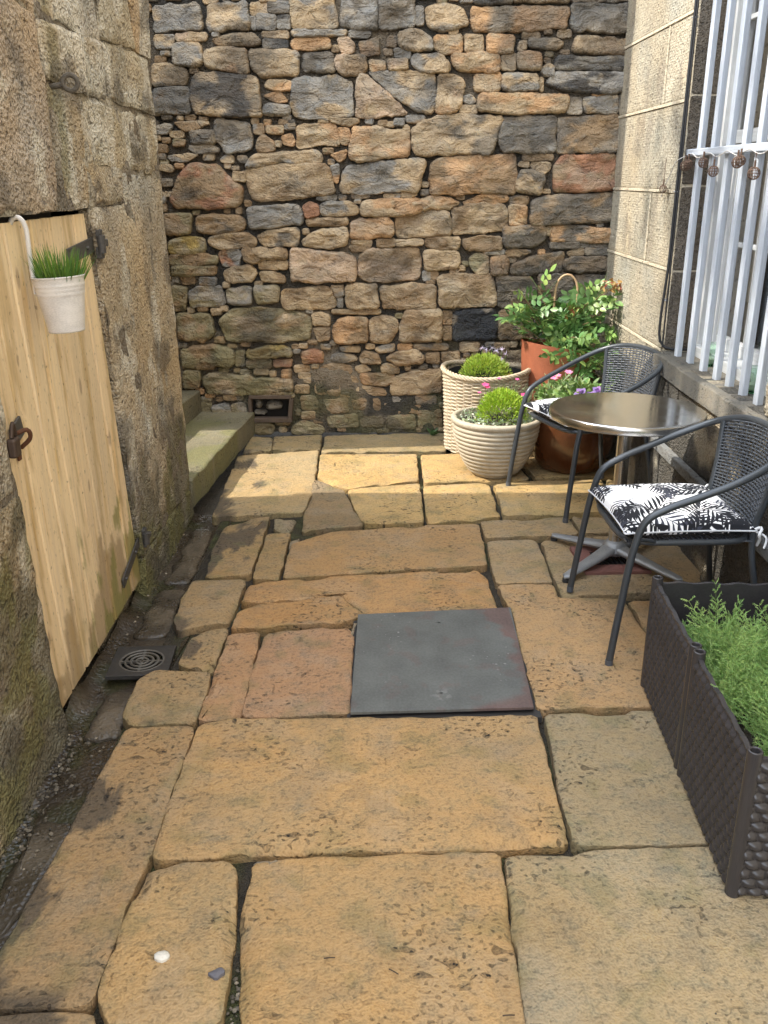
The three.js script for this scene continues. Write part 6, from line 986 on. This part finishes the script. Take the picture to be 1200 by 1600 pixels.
// ---------- covers and drains ----------
{
  const q = [[-0.096, -3.065], [0.481, -3.124], [0.462, -2.432], [-0.102, -2.403]], S = 512;
  const tx = texPair(S, (u, v) => { const a = pf(u, v, 5, 5, 3, 5), b = pf(u, v, 70, 70, 13, 3), c = sstep(0.32, 0.44, pf(u, v, 50, 50, 23, 2)); const edge = u + 0.25 * (1 - v); const r1 = sstep(-0.03, 0.03, (u - 0.60) * 0.35 - (v - 0.0) * 0.9 + 0.05 * pf(u, v, 6, 6, 33, 3) + 0.0), r2 = sstep(0.0, 0.05, u - 0.94 + 0.12 * pf(u, v, 4, 8, 43, 3) + 0.1 * sstep(0.6, 0.9, v)); const rust = clamp(Math.max(r1, r2) * 0.85 + 0.3 * sstep(0.15, 0.35, pf(u, v, 7, 7, 53, 4))); const white = sstep(0.38, 0.44, pf(u, v, 40, 40, 63, 2)) * sstep(0.1, 0.3, pf(u, v, 3, 3, 73, 2)) + 0.6 * sstep(0.09, 0.0, Math.hypot(u - 0.5, v - 0.13)) * sstep(0.05, 0.3, pf(u, v, 30, 30, 83, 3) + 0.1); const k = 1 + 0.35 * a + 0.25 * b; let col = mix3([0.125 * k, 0.13 * k, 0.122 * k], [0.14 * k, 0.09 * k, 0.08 * k], rust); col = mix3(col, [0.32, 0.32, 0.31], clamp(white * 0.7)); return [...col, 0.5 + 0.35 * b + 0.3 * a, 0.62 + 0.3 * a + 0.25 * rust]; });
  const t = thing('inspection_cover', 'flat grey steel inspection cover with rusty edges set among the flags', 'cover');
  const P = (u, v) => { const a = [lerp(q[3][0], q[2][0], u), lerp(q[3][1], q[2][1], u)], b = [lerp(q[0][0], q[1][0], u), lerp(q[0][1], q[1][1], u)]; return [lerp(a[0], b[0], v), lerp(a[1], b[1], v)]; };
  const m = std({ map: tx[0], bumpMap: tx[1], bumpScale: 0.0015, roughness: 0.6, metalness: 0.25 }), sh = new THREE.Shape(); [[0, 0], [1, 0], [1, 1], [0, 1]].forEach((c, i) => sh[i ? 'lineTo' : 'moveTo'](...P(...c).map((x, k) => (k ? -x : x)))); // shape in x, -z
  for (const [u, v] of [[0.5, 0.14], [0.52, 0.86]]) { const c = P(u, v), h = new THREE.Path(); [[-0.02, 0], [-0.007, -0.003], [0, -0.008], [0.007, -0.003], [0.02, 0], [0.007, 0.003], [0, 0.008], [-0.007, 0.003]].forEach((o, i) => h[i ? 'lineTo' : 'moveTo'](c[0] + o[0], -c[1] + o[1])); sh.holes.push(h); }
  const g = new THREE.ExtrudeGeometry(sh, { depth: 0.008, bevelEnabled: true, bevelSize: 0.0015, bevelThickness: 0.0015, bevelSegments: 2 }); g.rotateX(-PI / 2); { const p = g.attributes.position, uv = g.attributes.uv; for (let i = 0; i < p.count; i++) uv.setXY(i, (p.getX(i) + 0.102) / 0.575, 1 - (p.getZ(i) + 3.1) / 0.69); }
  g.translate(0, 0.004, 0); part(t, 'plate', g, m); part(t, 'frame', [box(0.6, 0.02, 0.7, 0.186, -0.018, -2.755)], std({ color: lin(0.03, 0.028, 0.027), roughness: 0.8 }));
}
{
  const t = thing('gutter_drain', 'round slotted black drain grate in the gutter by the door', 'drain', [-0.835, -0.026, -2.765]), m = std({ map: speckTex[0], bumpMap: speckTex[1], bumpScale: 0.002, color: lin(0.05, 0.046, 0.042), roughness: 0.55, metalness: 0.3 });
  const sh = new THREE.Shape(); sh.moveTo(-0.1, -0.1); sh.lineTo(0.1, -0.1); sh.lineTo(0.1, 0.1); sh.lineTo(-0.1, 0.1); const h = new THREE.Path(); h.absarc(0, 0, 0.078, 0, 2 * PI, true); sh.holes.push(h); const g = new THREE.ExtrudeGeometry(sh, { depth: 0.012, bevelEnabled: true, bevelSize: 0.002, bevelThickness: 0.002, bevelSegments: 2 }); g.rotateX(-PI / 2); part(t, 'plate', g, m);
  const ringM = std({ map: speckTex[0], color: lin(0.13, 0.12, 0.105), roughness: 0.5, metalness: 0.3 });
  for (const r of [0.074, 0.056, 0.038, 0.02]) { const g2 = new THREE.TorusGeometry(r, 0.0046, 8, 48); g2.rotateX(PI / 2); g2.scale(1, 0.8, 1); g2.translate(0, 0.011, 0); part(t, 'ring', g2, ringM); }
  part(t, 'spokes', [box(0.15, 0.008, 0.007, 0, 0.008, 0), box(0.007, 0.008, 0.15, 0, 0.008, 0)], ringM); part(t, 'sump', [disc(0.08, -0.018)], std({ color: lin(0.006, 0.006, 0.006) })); t.rotation.y = 0.06;
}
{
  const t = thing('clay_gully', 'square red clay gully with a black grating under the table', 'drain', [0.97, 0.006, -3.60], 0.05), clay = withTex(speckTex, [2, 2], { color: lin(0.24, 0.105, 0.085), bumpScale: 0.002, roughness: 0.75 }), ir = std({ color: lin(0.02, 0.02, 0.02), roughness: 0.6 });
  part(t, 'rim', [box(0.28, 0.02, 0.07, 0, 0, 0.105, 0.004), box(0.28, 0.02, 0.07, 0, 0, -0.105, 0.004), box(0.07, 0.02, 0.139, 0.105, 0, 0, 0.004), box(0.07, 0.02, 0.139, -0.105, 0, 0, 0.004)], clay); for (let i = 0; i < 7; i++) part(t, 'grate_bar', box(0.009, 0.012, 0.138, -0.06 + i * 0.02, 0.002, 0), ir); part(t, 'sump', box(0.139, 0.004, 0.139, 0, -0.008, 0), std({ color: lin(0.005, 0.005, 0.005) }));
}
// little finds on the flags
{
  const chipM = std({ map: speckTex[0], color: lin(0.7, 0.66, 0.58), roughness: 0.8 });
  tag(part(scene, 'shell_fragment', piece([[-0.487, -1.487], [-0.462, -1.497], [-0.448, -1.478], [-0.462, -1.462], [-0.482, -1.468]], (u, v, w) => [u, w, v], { step: 0.006, jit: 0.003, soft: 1, round: 0.006, back: -0.012, e: [0.002, 0.005], n: 3, tile: 0.3, seed: 3, hf: (u, v, d) => 0.006 + 0.004 * clamp(d / 0.01), cf: () => [1, 1, 1] }), chipM), 'pale flat shell fragment lying on a near flag', 'fragment');
  tag(part(scene, 'slate_flake', piece([[-0.37, -1.435], [-0.34, -1.455], [-0.325, -1.44], [-0.345, -1.418]], (u, v, w) => [u, w, v], { step: 0.006, jit: 0.003, soft: 1, round: 0.005, back: -0.01, e: [0.002, 0.004], n: 3, tile: 0.3, seed: 5, hf: (u, v, d) => 0.005 + 0.002 * clamp(d / 0.01), cf: () => [1, 1, 1] }), std({ color: lin(0.12, 0.115, 0.13), roughness: 0.7 })), 'dark slate flake lying on a near flag', 'fragment');
  [[-0.115, -1.475, 0.1, 'dry twig bit left of the middle of the nearest flag'], [0.02, -1.44, -0.6, 'dry twig bit in the middle of the nearest flag'], [0.245, -1.335, 0.05, 'dry twig bit near the right edge of the nearest flag']].forEach(([x, z, a, l]) => { const g = tube([[-0.012, 0, 0], [0, 0.002, 0.001], [0.012, 0, 0]], 0.0014, 8, 5); tag(part(scene, numbered('twig'), g, std({ color: lin(0.05, 0.035, 0.025) })), l, 'twig', 'twig bits on the nearest flag'); const m = scene.children[scene.children.length - 1]; m.position.set(x, 0.004, z); m.rotation.y = a; });
}
// ---------- the tree beyond the outbuilding, whose leaves dapple the window ----------
{
  const t = thing('garden_tree', 'leafy tree standing beyond the outbuilding, outside the view', 'tree', [-8.6, -0.1, -1.25]); t.scale.setScalar(1.3);
  const bark = std({ map: roughTex[0], bumpMap: roughTex[1], bumpScale: 0.02, color: lin(0.14, 0.11, 0.08) }), limbs = [], L = new Leaves();
  part(t, 'trunk', tube([[0, 0, 0], [0.1, 2.5, 0.1], [0.0, 5, 0.0], [0.2, 8, 0.1], [0.2, 10.6, 0]], 0.2, 40, 12), bark);
  for (let i = 0; i < 22; i++) { const y = rr(4.5, 10.5), a = rr(0, 2 * PI), e = V3(Math.cos(a) * rr(1, 2.1), y + rr(0.2, 1.3), Math.sin(a) * rr(0.9, 2.0)); limbs.push(tube([[0.1, y - 0.8, 0.05], [e.x * 0.5, y + 0.1, e.z * 0.5], e], 0.045, 10, 6)); for (let k = 0; k < 6; k++) { const c = e.clone().lerp(V3(0.1, y, 0), R() * 0.6).add(rdir().multiplyScalar(0.4)); for (let m = 0; m < 22; m++) L.leaf(c.clone().add(rdir().multiplyScalar(rr(0.05, 0.34))), rdir(), rdir(), rr(0.08, 0.13), 0.06, vary([0.09, 0.17, 0.04]), 0.3, 2); } }
  part(t, 'limbs', limbs, bark); part(t, 'crown', L.build(), mLeaf);
}
renderer.render(scene, camera);
